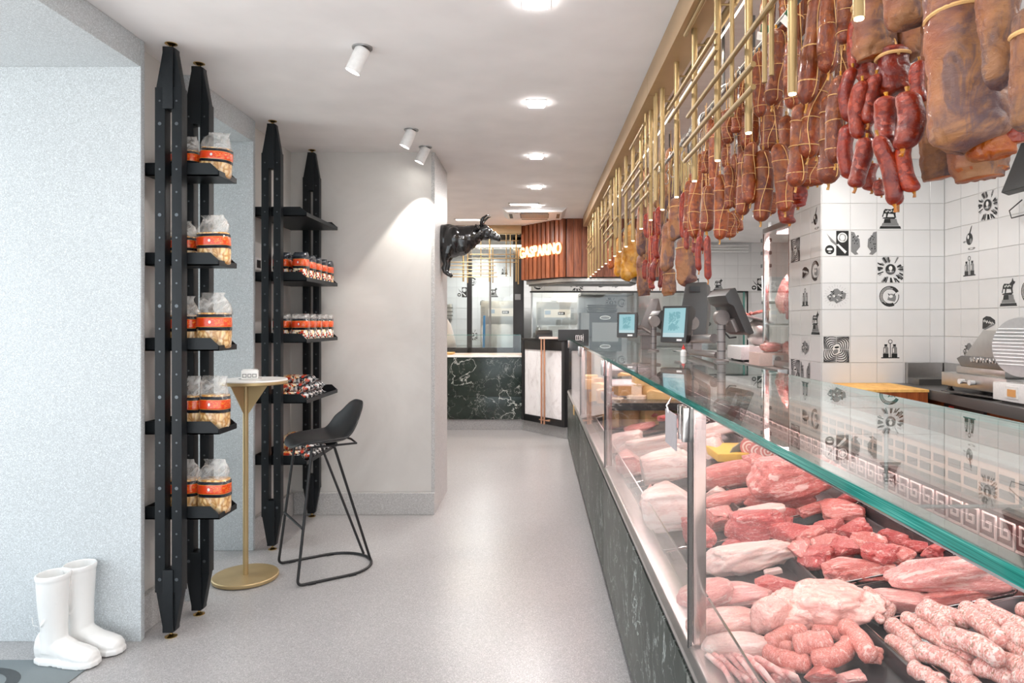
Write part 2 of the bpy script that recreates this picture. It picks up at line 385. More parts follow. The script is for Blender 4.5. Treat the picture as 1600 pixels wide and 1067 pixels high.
def remesh(mbs, name, mat, vox, iters=2, off=(0,0,0)):
    me0 = mbs.mesh(name+'_raw', mat, 0, 0, off); o = bpy.data.objects.new('tmp', me0); C.objects.link(o)
    m = o.modifiers.new('r', 'REMESH'); m.mode = 'VOXEL'; m.voxel_size = vox; m.use_smooth_shade = True
    if iters:
        k = o.modifiers.new('s', 'SMOOTH'); k.iterations = iters; k.factor = .5
    dg = bpy.context.evaluated_depsgraph_get(); dg.update()
    me = bpy.data.meshes.new_from_object(o.evaluated_get(dg)); me.name = name
    bpy.data.objects.remove(o); bpy.data.meshes.remove(me0)
    me.materials.clear()
    me.materials.append(mat); return smooth_mesh(me)
# ------------------------------------------------------------------ tile prints (flat ink shapes, unit square)
def blob(cx, cy, rx, ry, n=14, seed=0, rag=0., rot=0):
    r = random.Random(seed); out = []
    for k in range(n):
        a = 2*PI*k/n; q = 1+r.uniform(-rag, rag); x, y = rx*q*math.cos(a), ry*q*math.sin(a)
        out.append((cx+x*math.cos(rot)-y*math.sin(rot), cy+x*math.sin(rot)+y*math.cos(rot)))
    return out
def ring_arc(cx, cy, r0, r1, a0, a1, n=10):
    return [(cx+r1*math.cos(a0+(a1-a0)*k/n), cy+r1*math.sin(a0+(a1-a0)*k/n)) for k in range(n+1)]+[(cx+r0*math.cos(a1-(a1-a0)*k/n), cy+r0*math.sin(a1-(a1-a0)*k/n)) for k in range(n+1)]
def motif(kind):
    P = []; r = random.Random(len(kind)*7+ord(kind[0]))
    K, G, W = 0, 1, 2
    if kind == 'statue':
        P += [(K, [(.08,.04),(.92,.04),(.88,.14),(.12,.14)]), (G, [(.16,.15),(.84,.15),(.8,.26),(.2,.26)]), (K, [(.24,.26),(.52,.26),(.5,.42),(.28,.42)]), (G, [(.52,.26),(.78,.26),(.74,.42),(.5,.42)]), (K, blob(.48,.45,.26,.04,12,1,.3)),
              (K, [(.24,.72),(.30,.80),(.55,.78),(.66,.86),(.70,.98),(.76,.86),(.84,.84),(.80,.78),(.74,.74),(.70,.62),(.72,.47),(.66,.47),(.62,.60),(.42,.62),(.38,.47),(.33,.47),(.34,.62),(.26,.62),(.22,.48),(.18,.50),(.22,.62)])]
        for k in range(5): P.append((W, blob(.34+.07*k, .70+.02*(k%2), .025, .035, 6, k, .3)))
    elif kind == 'knife':
        P += [(K, [(.5,.02),(.98,.02),(.98,.98),(.5,.98)]), (W, blob(.74,.72,.19,.19,18)), (G, blob(.74,.72,.15,.15,12,3,.15)), (W, blob(.74,.72,.10,.12,10)), (K, blob(.25,.25,.18,.18,16)), (W, blob(.25,.27,.11,.05,10)), (W, blob(.25,.16,.06,.02,8)),
              (G, [(.12,.90),(.20,.80),(.58,.42),(.50,.40),(.30,.56)]), (W, [(.52,.44),(.58,.48),(.90,.18),(.84,.10)])]
    elif kind == 'hens':
        for sx, ox in ((1, 0), (-1, 1)):
            P.append((G, [(ox+sx*.01,.95),(ox+sx*.14,.92),(ox+sx*.20,.78),(ox+sx*.34,.66),(ox+sx*.36,.36),(ox+sx*.22,.18),(ox+sx*.30,.08),(ox+sx*.16,.05),(ox+sx*.01,.18)]))
            for k in range(16): P.append((K, blob(ox+sx*r.uniform(.04,.30), r.uniform(.25,.85), .03, .018, 5, k, .3, .8)))
    elif kind == 'burst':
        for k in range(46):
            a = r.uniform(0, 2*PI); r0 = r.uniform(.27, .40); r1 = r0+r.uniform(.08, .3); w_ = r.uniform(.015, .045)
            q = [(r0, -w_), (r1, -w_*1.3), (r1*.98, w_), (r0, w_*.4)]
            pts = [(.5+x*math.cos(a)-y*math.sin(a), .5+x*math.sin(a)+y*math.cos(a)) for x, y in q]
            P.append((K if k % 3 else G, [(min(.99, max(.01, x)), min(.99, max(.01, y))) for x, y in pts]))
        P += [(K, blob(.5,.52,.20,.20,18)), (W, blob(.5,.56,.07,.09,10)), (G, blob(.49,.42,.12,.06,10,2,.3)), (W, blob(.5,.44,.04,.03,8))]
    elif kind == 'moon':
        P += [(K, ring_arc(.48,.5,.27,.40,.5,5.2,18)), (W, ring_arc(.48,.5,.30,.315,1.2,4.2,14)), (W, ring_arc(.48,.5,.345,.36,1.5,3.8,14)), (K, ring_arc(.48,.5,.33,.36,5.2,6.5,8)), (G, blob(.56,.45,.18,.15,12,3,.2)), (W, blob(.52,.5,.08,.06,9)), (K, [(.40,.62),(.44,.54),(.48,.52),(.45,.60)]), (K, [(.70,.62),(.66,.54),(.62,.52),(.65,.60)])]
    elif kind == 'heart':
        for k in range(26):
            a = 2*PI*k/26; r0 = .33; r1 = .45+.04*(k % 2)
            P.append((G, [(.5+r0*math.cos(a), .52+r0*math.sin(a)*.9), (.5+r1*math.cos(a), .52+r1*math.sin(a)*.9), (.5+r1*math.cos(a+.02), .52+r1*math.sin(a+.02)*.9)]))
        P += [(G, [(.14,.50),(.3,.62),(.42,.78),(.55,.80),(.66,.70),(.88,.62),(.84,.42),(.72,.34),(.5,.22),(.42,.34),(.26,.30)])]
        for k in range(18): P.append((K if k % 2 else W, blob(r.uniform(.25,.78), r.uniform(.34,.70), .05, .02, 6, k, .4, r.uniform(-1, 1))))
    elif kind == 'zebra':
        for k in range(2, 12):
            ro = .07*k
            for q in range(4):
                a0 = q*PI/2+.02; a1 = a0+PI/2-.04; pts = []
                def cl(p): return (min(.99, max(.01, p[0])), min(.99, max(.01, p[1])))
                o_ = [(.5+(ro+.035)*math.cos(a)*(1+.12*math.cos(4*a+k*.5)), .5+(ro+.035)*math.sin(a)*(1+.12*math.cos(4*a+k*.5))) for a in [a0+(a1-a0)*j/6 for j in range(7)]]
                i_ = [(.5+ro*math.cos(a)*(1+.12*math.cos(4*a+k*.5)), .5+ro*math.sin(a)*(1+.12*math.cos(4*a+k*.5))) for a in [a1-(a1-a0)*j/6 for j in range(7)]]
                pl = [cl(p) for p in o_+i_]
                if min(abs(p[0]-.5)+abs(p[1]-.5) for p in pl) < .94: P.append((K, pl))
        P += [(W, blob(.5,.5,.14,.2,14)), (G, blob(.48,.42,.10,.09,10,1,.2)), (K, blob(.52,.58,.10,.04,10,1,.2))]
    elif kind == 'cruet':
        for cx in (.33, .66):
            P += [(K, [(cx-.11,.20),(cx+.11,.20),(cx+.11,.34),(cx-.11,.34)]), (G, [(cx-.10,.34),(cx+.10,.34),(cx+.10,.56),(cx+.05,.62),(cx-.05,.62),(cx-.10,.56)]), (K, [(cx-.05,.62),(cx+.05,.62),(cx+.06,.70),(cx-.06,.70)]), (W, [(cx-.06,.38),(cx-.02,.38),(cx-.02,.54),(cx-.06,.54)])]
        P += [(K, [(.15,.16),(.85,.16),(.85,.20),(.15,.20)]), (K, [(.485,.2),(.515,.2),(.515,.72),(.485,.72)]), (K, ring_arc(.5,.80,.06,.085,0,2*PI-.01,14))]
    elif kind == 'steak':
        P += [(K, [(.2,.30),(.22,.66),(.40,.74),(.62,.72),(.86,.60),(.88,.48),(.60,.44),(.40,.30)])]
        for k in range(9): P.append((W, blob(.28+.065*k, .56+.03*(k%2)-.012*k, .022, .05, 6, k, .3, .4)))
        P.append((G, [(.2,.30),(.36,.26),(.86,.44),(.86,.48),(.60,.43),(.40,.33)]))
    elif kind == 'flask':
        P += [(K, blob(.5,.48,.19,.22,16)), (W, blob(.43,.56,.05,.08,8)), (G, blob(.58,.40,.07,.1,8)), (K, [(.48,.68),(.56,.68),(.66,.96),(.60,.92)]), (G, blob(.22,.40,.09,.035,9,1,.3)), (G, blob(.62,.12,.18,.05,10,2,.3)), (W, blob(.62,.12,.1,.02,8))]
    return P
PR = {}
def print_mesh(kind):
    if kind not in PR:
        m = MB()
        for i, (c, poly) in enumerate(motif(kind)):
            m.cur = c; z = .0002+.00012*i
            ar = sum(poly[k][0]*poly[(k+1) % len(poly)][1]-poly[(k+1) % len(poly)][0]*poly[k][1] for k in range(len(poly)))
            if ar < 0: poly = poly[::-1]
            m._add([((x-.5)*.196, (y-.5)*.196, z) for x, y in poly], [tuple(range(len(poly)))])
        me = bpy.data.meshes.new('tile_print_'+kind); me.from_pydata(m.v, [], m.f)
        for q in ('ink', 'ink_grey', 'paper_print'): me.materials.append(M[q])
        me.polygons.foreach_set('material_index', m.mi); PR[kind] = me
    return PR[kind]
TM = {}
def tile_mesh(w_, h_):
    k = (round(w_, 3), round(h_, 3))
    if k not in TM:
        m = MB(); m.box(-w_/2, w_/2, -h_/2, h_/2, -.004, 0); TM[k] = m.mesh('wall_tile', M['tile'], .0012, 35)
    return TM[k]
def tiles(parent, org, u, nrm, us, zs, prints={}, skip=None):
    """us/zs: sorted joint positions along u and z; tiles fill the cells; prints {(i,j): kind}, j counted from the top"""
    u = Vector(u); nrm = Vector(nrm); R = Matrix((u, Vector((0,0,1)), nrm)).transposed()
    if R.determinant() < 0: R = Matrix((-u, Vector((0,0,1)), nrm)).transposed()
    R4 = R.to_4x4()
    for i in range(len(us)-1):
        for j in range(len(zs)-1):
            uc = (us[i]+us[i+1])/2; zc = (zs[j]+zs[j+1])/2; w_ = abs(us[i+1]-us[i])-.0035; h_ = abs(zs[j+1]-zs[j])-.0035
            if w_ < .02 or h_ < .02 or (skip and skip(uc, zc)): continue
            o = link('tile', tile_mesh(w_, h_), parent)
            p = Vector(org)+u*uc+Vector((0,0,1))*zc+nrm*.004
            o.matrix_local = Matrix.Translation(p)@R4
            k = prints.get((i, j))
            if k:
                q = link('tile_print', print_mesh(k), o); 
def joints(first, step, lo, hi):
    k = math.ceil((lo-first)/step-1e-6); out = [lo]
    x = first+k*step
    while x < hi-1e-6:
        if x-out[-1] > .02: out.append(x)
        x += step
    out.append(hi); return out

# ------------------------------------------------------------------ room shell
struct(MB().box(-4.5, 4.0, -1.6, 13.2, -.1, 0), 'floor', M['floor'], smooth=0)
struct(MB().box(-9, 6, -9, -1.61, -.12, -.02).box(-9, -4.51, -1.6, 6, -.12, -.02), 'pavement', plain('pale_pavement', (.55, .54, .52), .8), smooth=0)
struct(MB().box(-3.0, 4.0, -1.6, 13.2, CEIL, CEIL+.1), 'ceiling', M['ceiling'], smooth=0)
# left side: terrazzo lined openings with plaster piers between
m = MB().box(-2.3, -1.78, 3.0, 3.40, 0, CEIL); m.box(-2.3, -1.78, 4.18, 4.96, 0, CEIL); m.box(-3.2, -1.8, 4.95, 8.8, 0, CEIL)
struct(m, 'wall_left', M['plaster'], smooth=0)
m = MB().box(-3.0, -1.72, 2.97, 3.0, 0, CEIL-.001); m.box(-2.3, -1.72, 3.40, 3.43, 0, CEIL-.001); m.box(-2.3, -1.72, 4.15, 4.18, 0, CEIL-.001)
m.box(-3.0, -1.72, -1.6, 2.968, 2.50, CEIL-.001); m.box(-2.3, -1.72, 3.432, 4.148, 2.485, CEIL-.001)
struct(m, 'trim_1', M['terrazzo'], bevel=.004, smooth=0)
m = MB().box(-1.779, -1.748, 3.001, 3.399, 0, .165); m.box(-1.779, -1.748, 4.181, 4.918, 0, .165)
struct(m, 'baseboard_left', M['base_terrazzo'], bevel=.006, smooth=0)
# window in the second opening: outer sill wall, frame and pane
m = MB()
for b in ((-2.28, -2.24, 3.43, 3.47, 0, 2.485), (-2.28, -2.24, 4.11, 4.15, 0, 2.485), (-2.28, -2.24, 3.47, 4.11, 0, .05), (-2.28, -2.24, 3.47, 4.11, 2.44, 2.485)): m.box(*b)
wn = struct(m, 'window_1', M['black_metal']); tag(MB().box(-2.263, -2.257, 3.47, 4.11, .05, 2.44).build('pane', M['glass'], wn))
# plaster block at the back left with terrazzo corner
m = MB().box(-1.80, -.76, 4.95, 5.63, 0, CEIL); struct(m, 'wall_back', M['plaster'], smooth=0)
m = MB().box(-.76, -.735, 4.945, 5.63, 0, CEIL-.001); struct(m, 'trim_2', M['base_terrazzo'], bevel=.002, smooth=0)
m = MB().box(-1.75, -.735, 4.92, 4.944, 0, .158); struct(m, 'baseboard_back', M['base_terrazzo'], bevel=.005, smooth=0)
# far wall of the kitchen front (pass-through), with tiles
ZT = 2.07; XT = 2.727
m = MB().box(-.08, -.06, 10.6, 10.75, 0, CEIL); m.box(-.06, 3.28, 10.6, 10.75, 1.85, CEIL); m.box(3.28, 4.0, 10.6, 10.75, 0, CEIL); m.box(-.06, 3.28, 10.6, 10.75, 0, .95)
wf = struct(m, 'wall_front_of_kitchen', M['grout'], smooth=0)
us = joints(XT, .2, -.06, 4.0); zs = joints(ZT, .2, .95, CEIL)[::-1]
def cell(us, zs, x, z):
    i = max(k for k in range(len(us)) if us[k] <= x); j = [k for k in range(len(zs)-1) if zs[k] >= z > zs[k+1]][0]; return (i, j)
pr = {cell(us, zs, x, z): k for x, z, k in ((2.83, 1.97, 'statue'), (3.43, 1.97, 'knife'), (.03, 1.97, 'moon'), (.63, 1.97, 'burst'), (1.03, 1.97, 'steak'), (1.23, 1.97, 'heart'), (2.43, 1.97, 'knife'), (3.63, 1.3, 'cruet'))}
zs2 = [z for z in zs if z > 1.86]+[1.852]
tiles(wf, (0, 10.6, 0), (1,0,0), (0,-1,0), us, zs2, {k: v for k, v in pr.items()})
us3 = joints(XT, .2, 3.285, 4.0); zs3 = [1.848]+[z for z in zs if z < 1.84]
tiles(wf, (0, 10.6, 0), (1,0,0), (0,-1,0), us3, zs3)
m = MB().box(-.10, 3.28, 10.57, 10.6, 1.845, 1.868); m.box(3.265, 3.28, 10.575, 10.6, .95, 1.85); struct(m, 'trim_3', M['black_metal'])
pw = MB().box(-.055, 3.27, 10.66, 10.668, .95, 1.845); win = struct(MB().box(-.075, -.055, 10.59, 10.76, .95, 1.85), 'window_2', M['steel']); pw.build('pane', M['glass'], win)
# kitchen back wall
m = MB().box(-3.0, 4.0, 12.8, 12.95, 0, CEIL); wk = struct(m, 'wall_kitchen', M['grout'], smooth=0)
us = joints(-1.496, .2, -2.0, -.1); zs = joints(2.046, .2, .95, CEIL)[::-1]
pr = {cell(us, zs, x, z): k for x, z, k in ((-1.4, 1.95, 'knife'), (-.8, 1.95, 'statue'), (-1.0, 1.75, 'steak'), (-1.2, 1.15, 'burst'), (-1.2, 2.15, 'moon'), (-.6, 2.35, 'cruet'))}
tiles(wk, (0, 12.8, 0), (1,0,0), (0,-1,0), us, zs, pr)
us = joints(-1.496, .2, -.1, 3.9); zs = joints(2.046, .2, .95, 2.06)[::-1]
pr = {cell(us, zs, x, z): k for x, z, k in ((1.44, 1.75, 'burst'), (1.64, 1.75, 'moon'), (3.3, 1.35, 'heart'), (2.6, 1.55, 'steak'))}
tiles(wk, (0, 12.8, 0), (1,0,0), (0,-1,0), us, zs, pr)
struct(MB().box(-3.1, -3.0, -1.6+4.6+5.8, 13, 0, CEIL), 'wall_kitchen_side', M['white_wall'])
struct(MB().box(3.9, 4.0, 5.8, 12.8, 0, CEIL), 'wall_staff_side', M['white_wall'])
struct(MB().box(3.2, 4.0, -1.6, 3.0, 0, CEIL), 'wall_behind', M['white_wall'])
# tiled column wall (front face and side face) and right wall
ZR = 2.283
wc = struct(MB().box(2.15, 3.2, 5.15, 5.80, 0, CEIL), 'wall_column', M['grout'], smooth=0)
us = joints(2.167, .2, 2.155, 3.08); us = [2.152]+[x for x in us if x > 2.2][:-1]+[3.076]; zs = joints(ZR, .2, .55, CEIL)[::-1]
pr = {cell(us, zs, 2.267+.2*c, ZR-.1-.2*r_): k for c, r_, k in ((2,0,'statue'),(0,1,'knife'),(1,1,'hens'),(2,2,'burst'),(0,3,'heart'),(2,3,'moon'),(0,5,'zebra'),(2,5,'cruet'))}
tiles(wc, (0, 5.15, 0), (1,0,0), (0,-1,0), us, zs, pr)
us = joints(5.15, .2, 5.15, 5.80)
pr = {cell(us, zs, 5.25+.2*c, ZR-.1-.2*r_): k for c, r_, k in ((0,0,'flask'),(2,1,'zebra'),(1,2,'steak'),(0,2,'moon'),(1,3,'cruet'),(0,4,'statue'),(1,5,'heart'),(2,6,'zebra'),(1,6,'hens'))}
tiles(wc, (2.15, 0, 0), (0,1,0), (-1,0,0), us, zs, pr)
wr = struct(MB().box(3.08, 3.2, 3.0, 5.15, 0, CEIL), 'wall_right', M['grout'], smooth=0)
us = joints(4.95, .2, 3.55, 5.146)
pr = {cell(us, zs, 5.05-.2*c, ZR-.1-.2*r_): k for c, r_, k in ((2,0,'burst'),(1,1,'flask'),(1,2,'cruet'),(3,3,'statue'),(4,3,'moon'),(2,4,'steak'),(1,5,'heart'))}
tiles(wr, (3.08, 0, 0), (0,1,0), (-1,0,0), us, zs, pr)
# ------------------------------------------------------------------ shelving units
def ngon_disc(m, c, r, n=8):
    m._add([(c[0]+r*math.cos(2*PI*k/n), c[1], c[2]+r*math.sin(2*PI*k/n)) for k in range(n)], [tuple(range(n))])
def post(unit, x, y):
    z0, z1 = .2025, 2.42
    o = bpy.data.objects.new('post', None); C.objects.link(o); o.parent = unit; o.location = Vector((x, y, 0))-wpos(unit)
    for (za, zb, ze) in ((2.325, 2.42, 2.595), (.303, .2025, .030)):
        d = 1 if ze > zb else -1; body = MB()
        body.prism([(x-.057, zb-.09*d), (x-.057, zb), (x-.026, ze), (x+.026, ze), (x+.057, zb), (x+.057, zb-.09*d)], 'y', y-.017, y+.017)
        fin = body.build('tapered_end', M['black_paint'], o, bevel=.0015)
        MB().prism([(x-.0225, za), (x-.0225, ze+.002*d), (x+.0225, ze+.002*d), (x+.0225, za)], 'y', y-.030, y+.030).build('centre_block', M['black_paint'], o, bevel=.002)
    for sx in (-1, 1):
        u = MB().box(x+sx*.037-.022, x+sx*.037+.022, y-.024, y+.024, z0, z1)
        u.cur = 1
        for k in range(22):
            zz = .26+k*.1; ngon_disc(u, (x+sx*.037, y-.0255, zz), .0045 if k % 4 else .008)
        u.build('upright', [M['black_paint'], M['screw']], o, bevel=.002)
    for zz, s in ((CEIL, -1), (0, 1)):
        MB().lathe([(.001, 0), (.026, 0), (.026, .003), (.012, .009), (.006, .012), (.0055, .034), (.001, .034)] if s > 0 else [(.001, -.034), (.0055, -.034), (.006, -.012), (.012, -.009), (.026, -.003), (.026, 0), (.001, 0)], (x, y, zz), 20).build('brass_foot', M['brass'], o)
SZ = [2.10, 1.70, 1.319, .946, .567]
def shelving(label, ya, yb, g):
    u = thing('shelving_unit', label, 'shelf', (-1.6, (ya+yb)/2, 0), g)
    post(u, -1.615, ya); post(u, -1.605, yb)
    y0, y1 = ya+.026, yb-.026
    for z in SZ:
        b = z-.058; m = MB().box(-1.745, -1.415, y0, y1, b, b+.006)
        prof = [(-1.745, b), (-1.745, z), (-1.455, z), (-1.415, z-.036), (-1.415, b)]
        m.prism(prof, 'y', y0, y0+.004); m.prism(prof, 'y', y1-.004, y1)
        m.box(-1.418, -1.414, y0, y1, b, b+.024); m.box(-1.745, -1.741, y0, y1, b, z)
        m.build('shelf', M['black_paint'], u, bevel=0)
    return u
shelving('narrow tall black double-post shelving unit nearest the entrance', 3.02, 3.25, 'black shelving units on the left wall')
shelving('wide tall black double-post shelving unit in the corner beyond the bar table', 4.18, 4.885, 'black shelving units on the left wall')

# ------------------------------------------------------------------ packets
def nmat(name, fn):
    t = NT(name); fn(t); return t.m
def f_label(t):
    g = t.add('ShaderNodeTexCoord').outputs['Generated']; sp = t.add('ShaderNodeSeparateXYZ'); t.link(g, sp.inputs[0])
    base = t.ramp(sp.outputs[2], [(0, (.02,.022,.03)), (.19, (.02,.022,.03)), (.20, (.75,.35,.05)), (.225, (.72,.055,.01)), (.76, (.80,.10,.015)), (.79, (.75,.35,.05)), (.81, (.02,.022,.03)), (1, (.02,.022,.03))], 'CONSTANT')
    n = t.noise(g, 5, 2, .4, 2.0)
    sw = t.math('MULTIPLY', t.val(t.math('ABSOLUTE', t.math('SUBTRACT', n, .5)), .0, .03, 1, 0), t.math('MULTIPLY', t.val(sp.outputs[0], .52, .60), t.math('MULTIPLY', t.val(sp.outputs[2], .28, .32), t.val(sp.outputs[2], .70, .74, 1, 0))))
    c = t.mix(sw, base, (.95, .50, .06))
    dx = t.math('SUBTRACT', sp.outputs[0], .5); dz = t.math('SUBTRACT', sp.outputs[2], .52)
    rr = t.math('ADD', t.math('MULTIPLY', t.math('MULTIPLY', dx, dx), 6.), t.math('MULTIPLY', dz, dz))
    c = t.mix(t.val(rr, .008, .012, 1, 0), c, (.78, .74, .70))
    t.color(c).set(Roughness=.22, Coat_Weight=.5); t.bump(t.noise(t.coord(scale=(1,1,.5)), 40, 3, .6, 1), .35, .004)
M['label'] = nmat('orange_black_label', f_label)
def f_pasta(t):
    v = t.coord(scale=(1,1,.8)); c = t.vor(v, 42, 'DISTANCE_TO_EDGE'); n = t.noise(v, 30, 3)
    k = t.mix(t.val(c, 0, .25), (.50, .22, .05), (.88, .60, .28)); k = t.mix(t.val(n, .55, .7, 0, .7), k, (.92, .80, .62))
    t.color(k).set(Roughness=.3, Coat_Weight=.7, Coat_Roughness=.12); t.bump(c, .6, .01)
M['pasta'] = nmat('dry_pasta_in_bag', f_pasta)
def f_film(t):
    tr = t.add('ShaderNodeBsdfTransparent'); tr.inputs[0].default_value = (.97, .97, .96, 1)
    t.color((.88, .86, .84)).set(Roughness=.14, Coat_Weight=.8); v = t.coord(); n = t.noise(v, 16, 3, .5, 1.2); t.bump(n, .5, .01)
    mx = t.add('ShaderNodeMixShader'); t.link(t.val(n, .38, .70, .08, .55), mx.inputs[0]); t.link(tr.outputs[0], mx.inputs[1]); t.link(t.b.outputs[0], mx.inputs[2]); t.link(mx.outputs[0], t.out.inputs[0])
M['film'] = nmat('crinkled_clear_film', f_film)
def f_print(t):
    v = t.coord(); sp = t.add('ShaderNodeSeparateColor'); t.link(t.vor(v, 75, out='Color'), sp.inputs[0])
    c = t.ramp(sp.outputs[0], [(0, (.03,.03,.035)), (.38, (.86,.70,.48)), (.62, (.80,.76,.72)), (.80, (.55,.05,.02)), (.92, (.85,.42,.10))], 'CONSTANT')
    t.color(c).set(Roughness=.22, Coat_Weight=.5); t.bump(t.noise(v, 60, 3), .4, .004)
M['packprint'] = nmat('busy_packet_print', f_print)
def f_roll(t):
    v = t.coord(); sp = t.add('ShaderNodeSeparateColor'); t.link(t.vor(v, 60, out='Color'), sp.inputs[0])
    n = t.noise(v, 14, 3, .5, .5)
    a = t.ramp(sp.outputs[0], [(0, (.72,.07,.02)), (.35, (.85,.35,.10)), (.55, (.88,.72,.50)), (.8, (.55,.05,.03))], 'CONSTANT')
    b = t.ramp(sp.outputs[1], [(0, (.03,.03,.035)), (.45, (.25,.27,.28)), (.7, (.75,.72,.70))], 'CONSTANT')
    t.color(t.mix(t.val(n, .5, .54), a, b)).set(Roughness=.2, Coat_Weight=.6); t.bump(t.noise(v, 50, 3), .5, .004)
M['rollprint'] = nmat('orange_packet_print', f_roll)
M['packtop'] = plain('dark_packet_film', (.035, .04, .05), .25, Coat_Weight=.5)

def sec(wx, wy, z, n=20, p=3.2, cx=0, cy=0, seed=0, rag=.0):
    r = random.Random(seed); out = []
    for k in range(n):
        a = 2*PI*k/n; c, s_ = math.cos(a), math.sin(a); q = (abs(c)**p+abs(s_)**p)**(-1/p)*(1+r.uniform(-rag, rag))
        out.append((cx+wx/2*c*q, cy+wy/2*s_*q, z))
    return out
def pasta_bag(x, y, z, w_, d, h, label, g, yaw=0, lean=0, seed=0, flat=False):
    o = thing('pasta_bag', label, 'pasta bag', (x, y, z), g); o.rotation_euler = (0, lean, yaw)
    L = lambda secs, nm, mt: link(nm, smooth_mesh(MB().loft(secs).mesh(nm, mt, 0, 0)), o)
    L([sec(w_*a, d*b, h*c, seed=seed+i, rag=.025) for i, (a, b, c) in enumerate(((.80,.8,0), (.94,.95,.03), (1,1,.12), (1.0,1.0,.25), (.99,.98,.40), (.96,.94,.66)))], 'pasta_fill', M['pasta'])
    L([sec(w_*a+.003, d*b+.003, h*c, seed=seed+9, rag=.012) for a, b, c in ((1.0,1.0,.34), (1.01,1.0,.44), (1.0,.99,.54), (.985,.96,.63))], 'label_band', M['label'])
    top = ((.985,.95,.63), (.97,.82,.72), (.93,.60,.82), (.82,.33,.91), (.70,.10,.97), (.74,.04,1.03)) if not flat else ((.985,.95,.63), (.97,.8,.74), (.95,.4,.86), (.96,.08,.97), (.97,.03,1.0))
    L([sec(w_*a, d*b, h*c, seed=seed+20+i, rag=.05, cx=w_*.05*math.sin(seed+i)) for i, (a, b, c) in enumerate(top)], 'film_top', M['film'])
    return o
G1 = 'clear bags of pasta on the near shelving unit'
nearbags = [  # shelf, right bag centre px, width px, top y
 (0, -1.475, 3.135, .135, .205, 'clear bag of golden pasta leaning forward on the top near shelf', .07, 3),
 (0, -1.615, 3.15, .13, .19, 'clear pasta bag behind the near post on the top shelf', 0, 4),
 (1, -1.475, 3.13, .14, .225, 'pear-shaped clear pasta bag leaning on the second near shelf', -.03, 5),
 (1, -1.63, 3.15, .13, .20, 'pasta bag behind the near post on the second shelf', 0, 6),
 (2, -1.475, 3.13, .145, .25, 'clear bag of large pasta rings on the third near shelf', 0, 7),
 (2, -1.625, 3.15, .14, .235, 'pasta bag behind the near post on the third shelf', 0, 8),
 (3, -1.475, 3.13, .125, .25, 'upright bag of mixed pasta with folded top on the fourth near shelf', .02, 9),
 (3, -1.60, 3.15, .13, .24, 'pasta bag behind the near post on the fourth shelf', 0, 10),
 (4, -1.475, 3.13, .14, .24, 'rounded bag of pasta shells on the lowest near shelf', 0, 11),
 (4, -1.625, 3.15, .14, .235, 'pasta bag behind the near post on the lowest shelf', 0, 12)]
for (i, x, y, w_, h, lb, lean, sd) in nearbags:
    pasta_bag(x, y, SZ[i]-.052, w_, .095, h, lb, G1, yaw=random.uniform(-.1, .1), lean=lean, seed=sd, flat=(sd in (9,)))
# wider unit: small packets standing in a row, the same with foil tops, and rolled packets in heaps
def packet(x, y, z, w_, d, h, label, g, kind, seed):
    o = thing('pasta_packet', label, 'packet', (x, y, z), g); o.rotation_euler = (0, 0, random.uniform(-.08, .08))
    L = lambda secs, nm, mt: link(nm, smooth_mesh(MB().loft(secs).mesh(nm, mt, 0, 0)), o)
    L([sec(w_*a, d*b, h*c, p=5, seed=seed, rag=.015) for a, b, c in ((.93,.9,0), (1,1,.05), (1,1,.45))], 'packet_body', M['packprint'])
    L([sec(w_*a+.001, d*b+.001, h*c, p=5, seed=seed, rag=.015) for a, b, c in ((1,1,.42), (1,1,.60), (1,1,.82))], 'label_band', M['label'])
    L([sec(w_*a, d*b, h*c, p=5, seed=seed, rag=.03) for a, b, c in ((1,1,.82), (.98,.8,.93), (.98,.15,1.0))], 'packet_top', M['packtop'] if kind == 0 else M['film'])
    return o
ORD = ['nearest', 'second', 'third', 'fourth', 'fifth', 'sixth', 'farthest']
for i in range(5):
    packet(-1.475, 4.28+.13*i, SZ[1]-.052, .085, .095, .17 if i else .18, ORD[i if i < 4 else 6]+' dark-topped packet along the front of the second corner shelf', 'packets on the second shelf of the corner unit', 0, i)
for i in range(3):
    packet(-1.60, 4.30+.16*i, SZ[1]-.052, .10, .09, .18, ORD[i]+' dark-topped packet in the back row of the second corner shelf', 'packets on the second shelf of the corner unit', 0, i+7)
for i in range(5):
    packet(-1.475, 4.28+.125*i, SZ[2]-.052, .10, .09, .175, ORD[i if i < 4 else 6]+' clear-topped packet along the front of the middle corner shelf', 'packets on the middle shelf of the corner unit', 1, i+20)
for i in range(3):
    packet(-1.60, 4.30+.16*i, SZ[2]-.052, .10, .09, .175, ORD[i]+' clear-topped packet in the back row of the middle corner shelf', 'packets on the middle shelf of the corner unit', 1, i+30)
def rollpack(x, y, z, L_, r, yaw, label, g, seed, tilt=0):
    m = MB(); secs = []
    for i, (u, q) in enumerate(((-.5,.35), (-.48,.62), (-.42,.95), (-.2,1.), (0,1.02), (.2,1.), (.42,.95), (.48,.62), (.5,.35))):
        secs.append([(u*L_, a*1.08, b) for (a, b, _) in sec(2*r*q, 1.75*r*q, 0, 16, 2.3, 0, 0, seed+i, .04)])
    m.loft(secs); o = link('lying_packet', smooth_mesh(m.mesh('lying_packet', M['rollprint'], 0, 0)), None, (x, y, z+r*.9)); o.rotation_euler = (0, tilt, yaw)
    for s_ in (-1, 1):
        c = MB().loft([[(s_*L_*.5, a, b) for (a, b, _) in sec(r*.9, r*.5, 0, 12)], [(s_*L_*.58, a*1.5, b*.15) for (a, b, _) in sec(r, r*.5, 0, 12)]])
        link('crimped_end', c.mesh('crimped_end', M['rollprint'], 0, 40), o)
    return tag(o, label, 'packet', g)
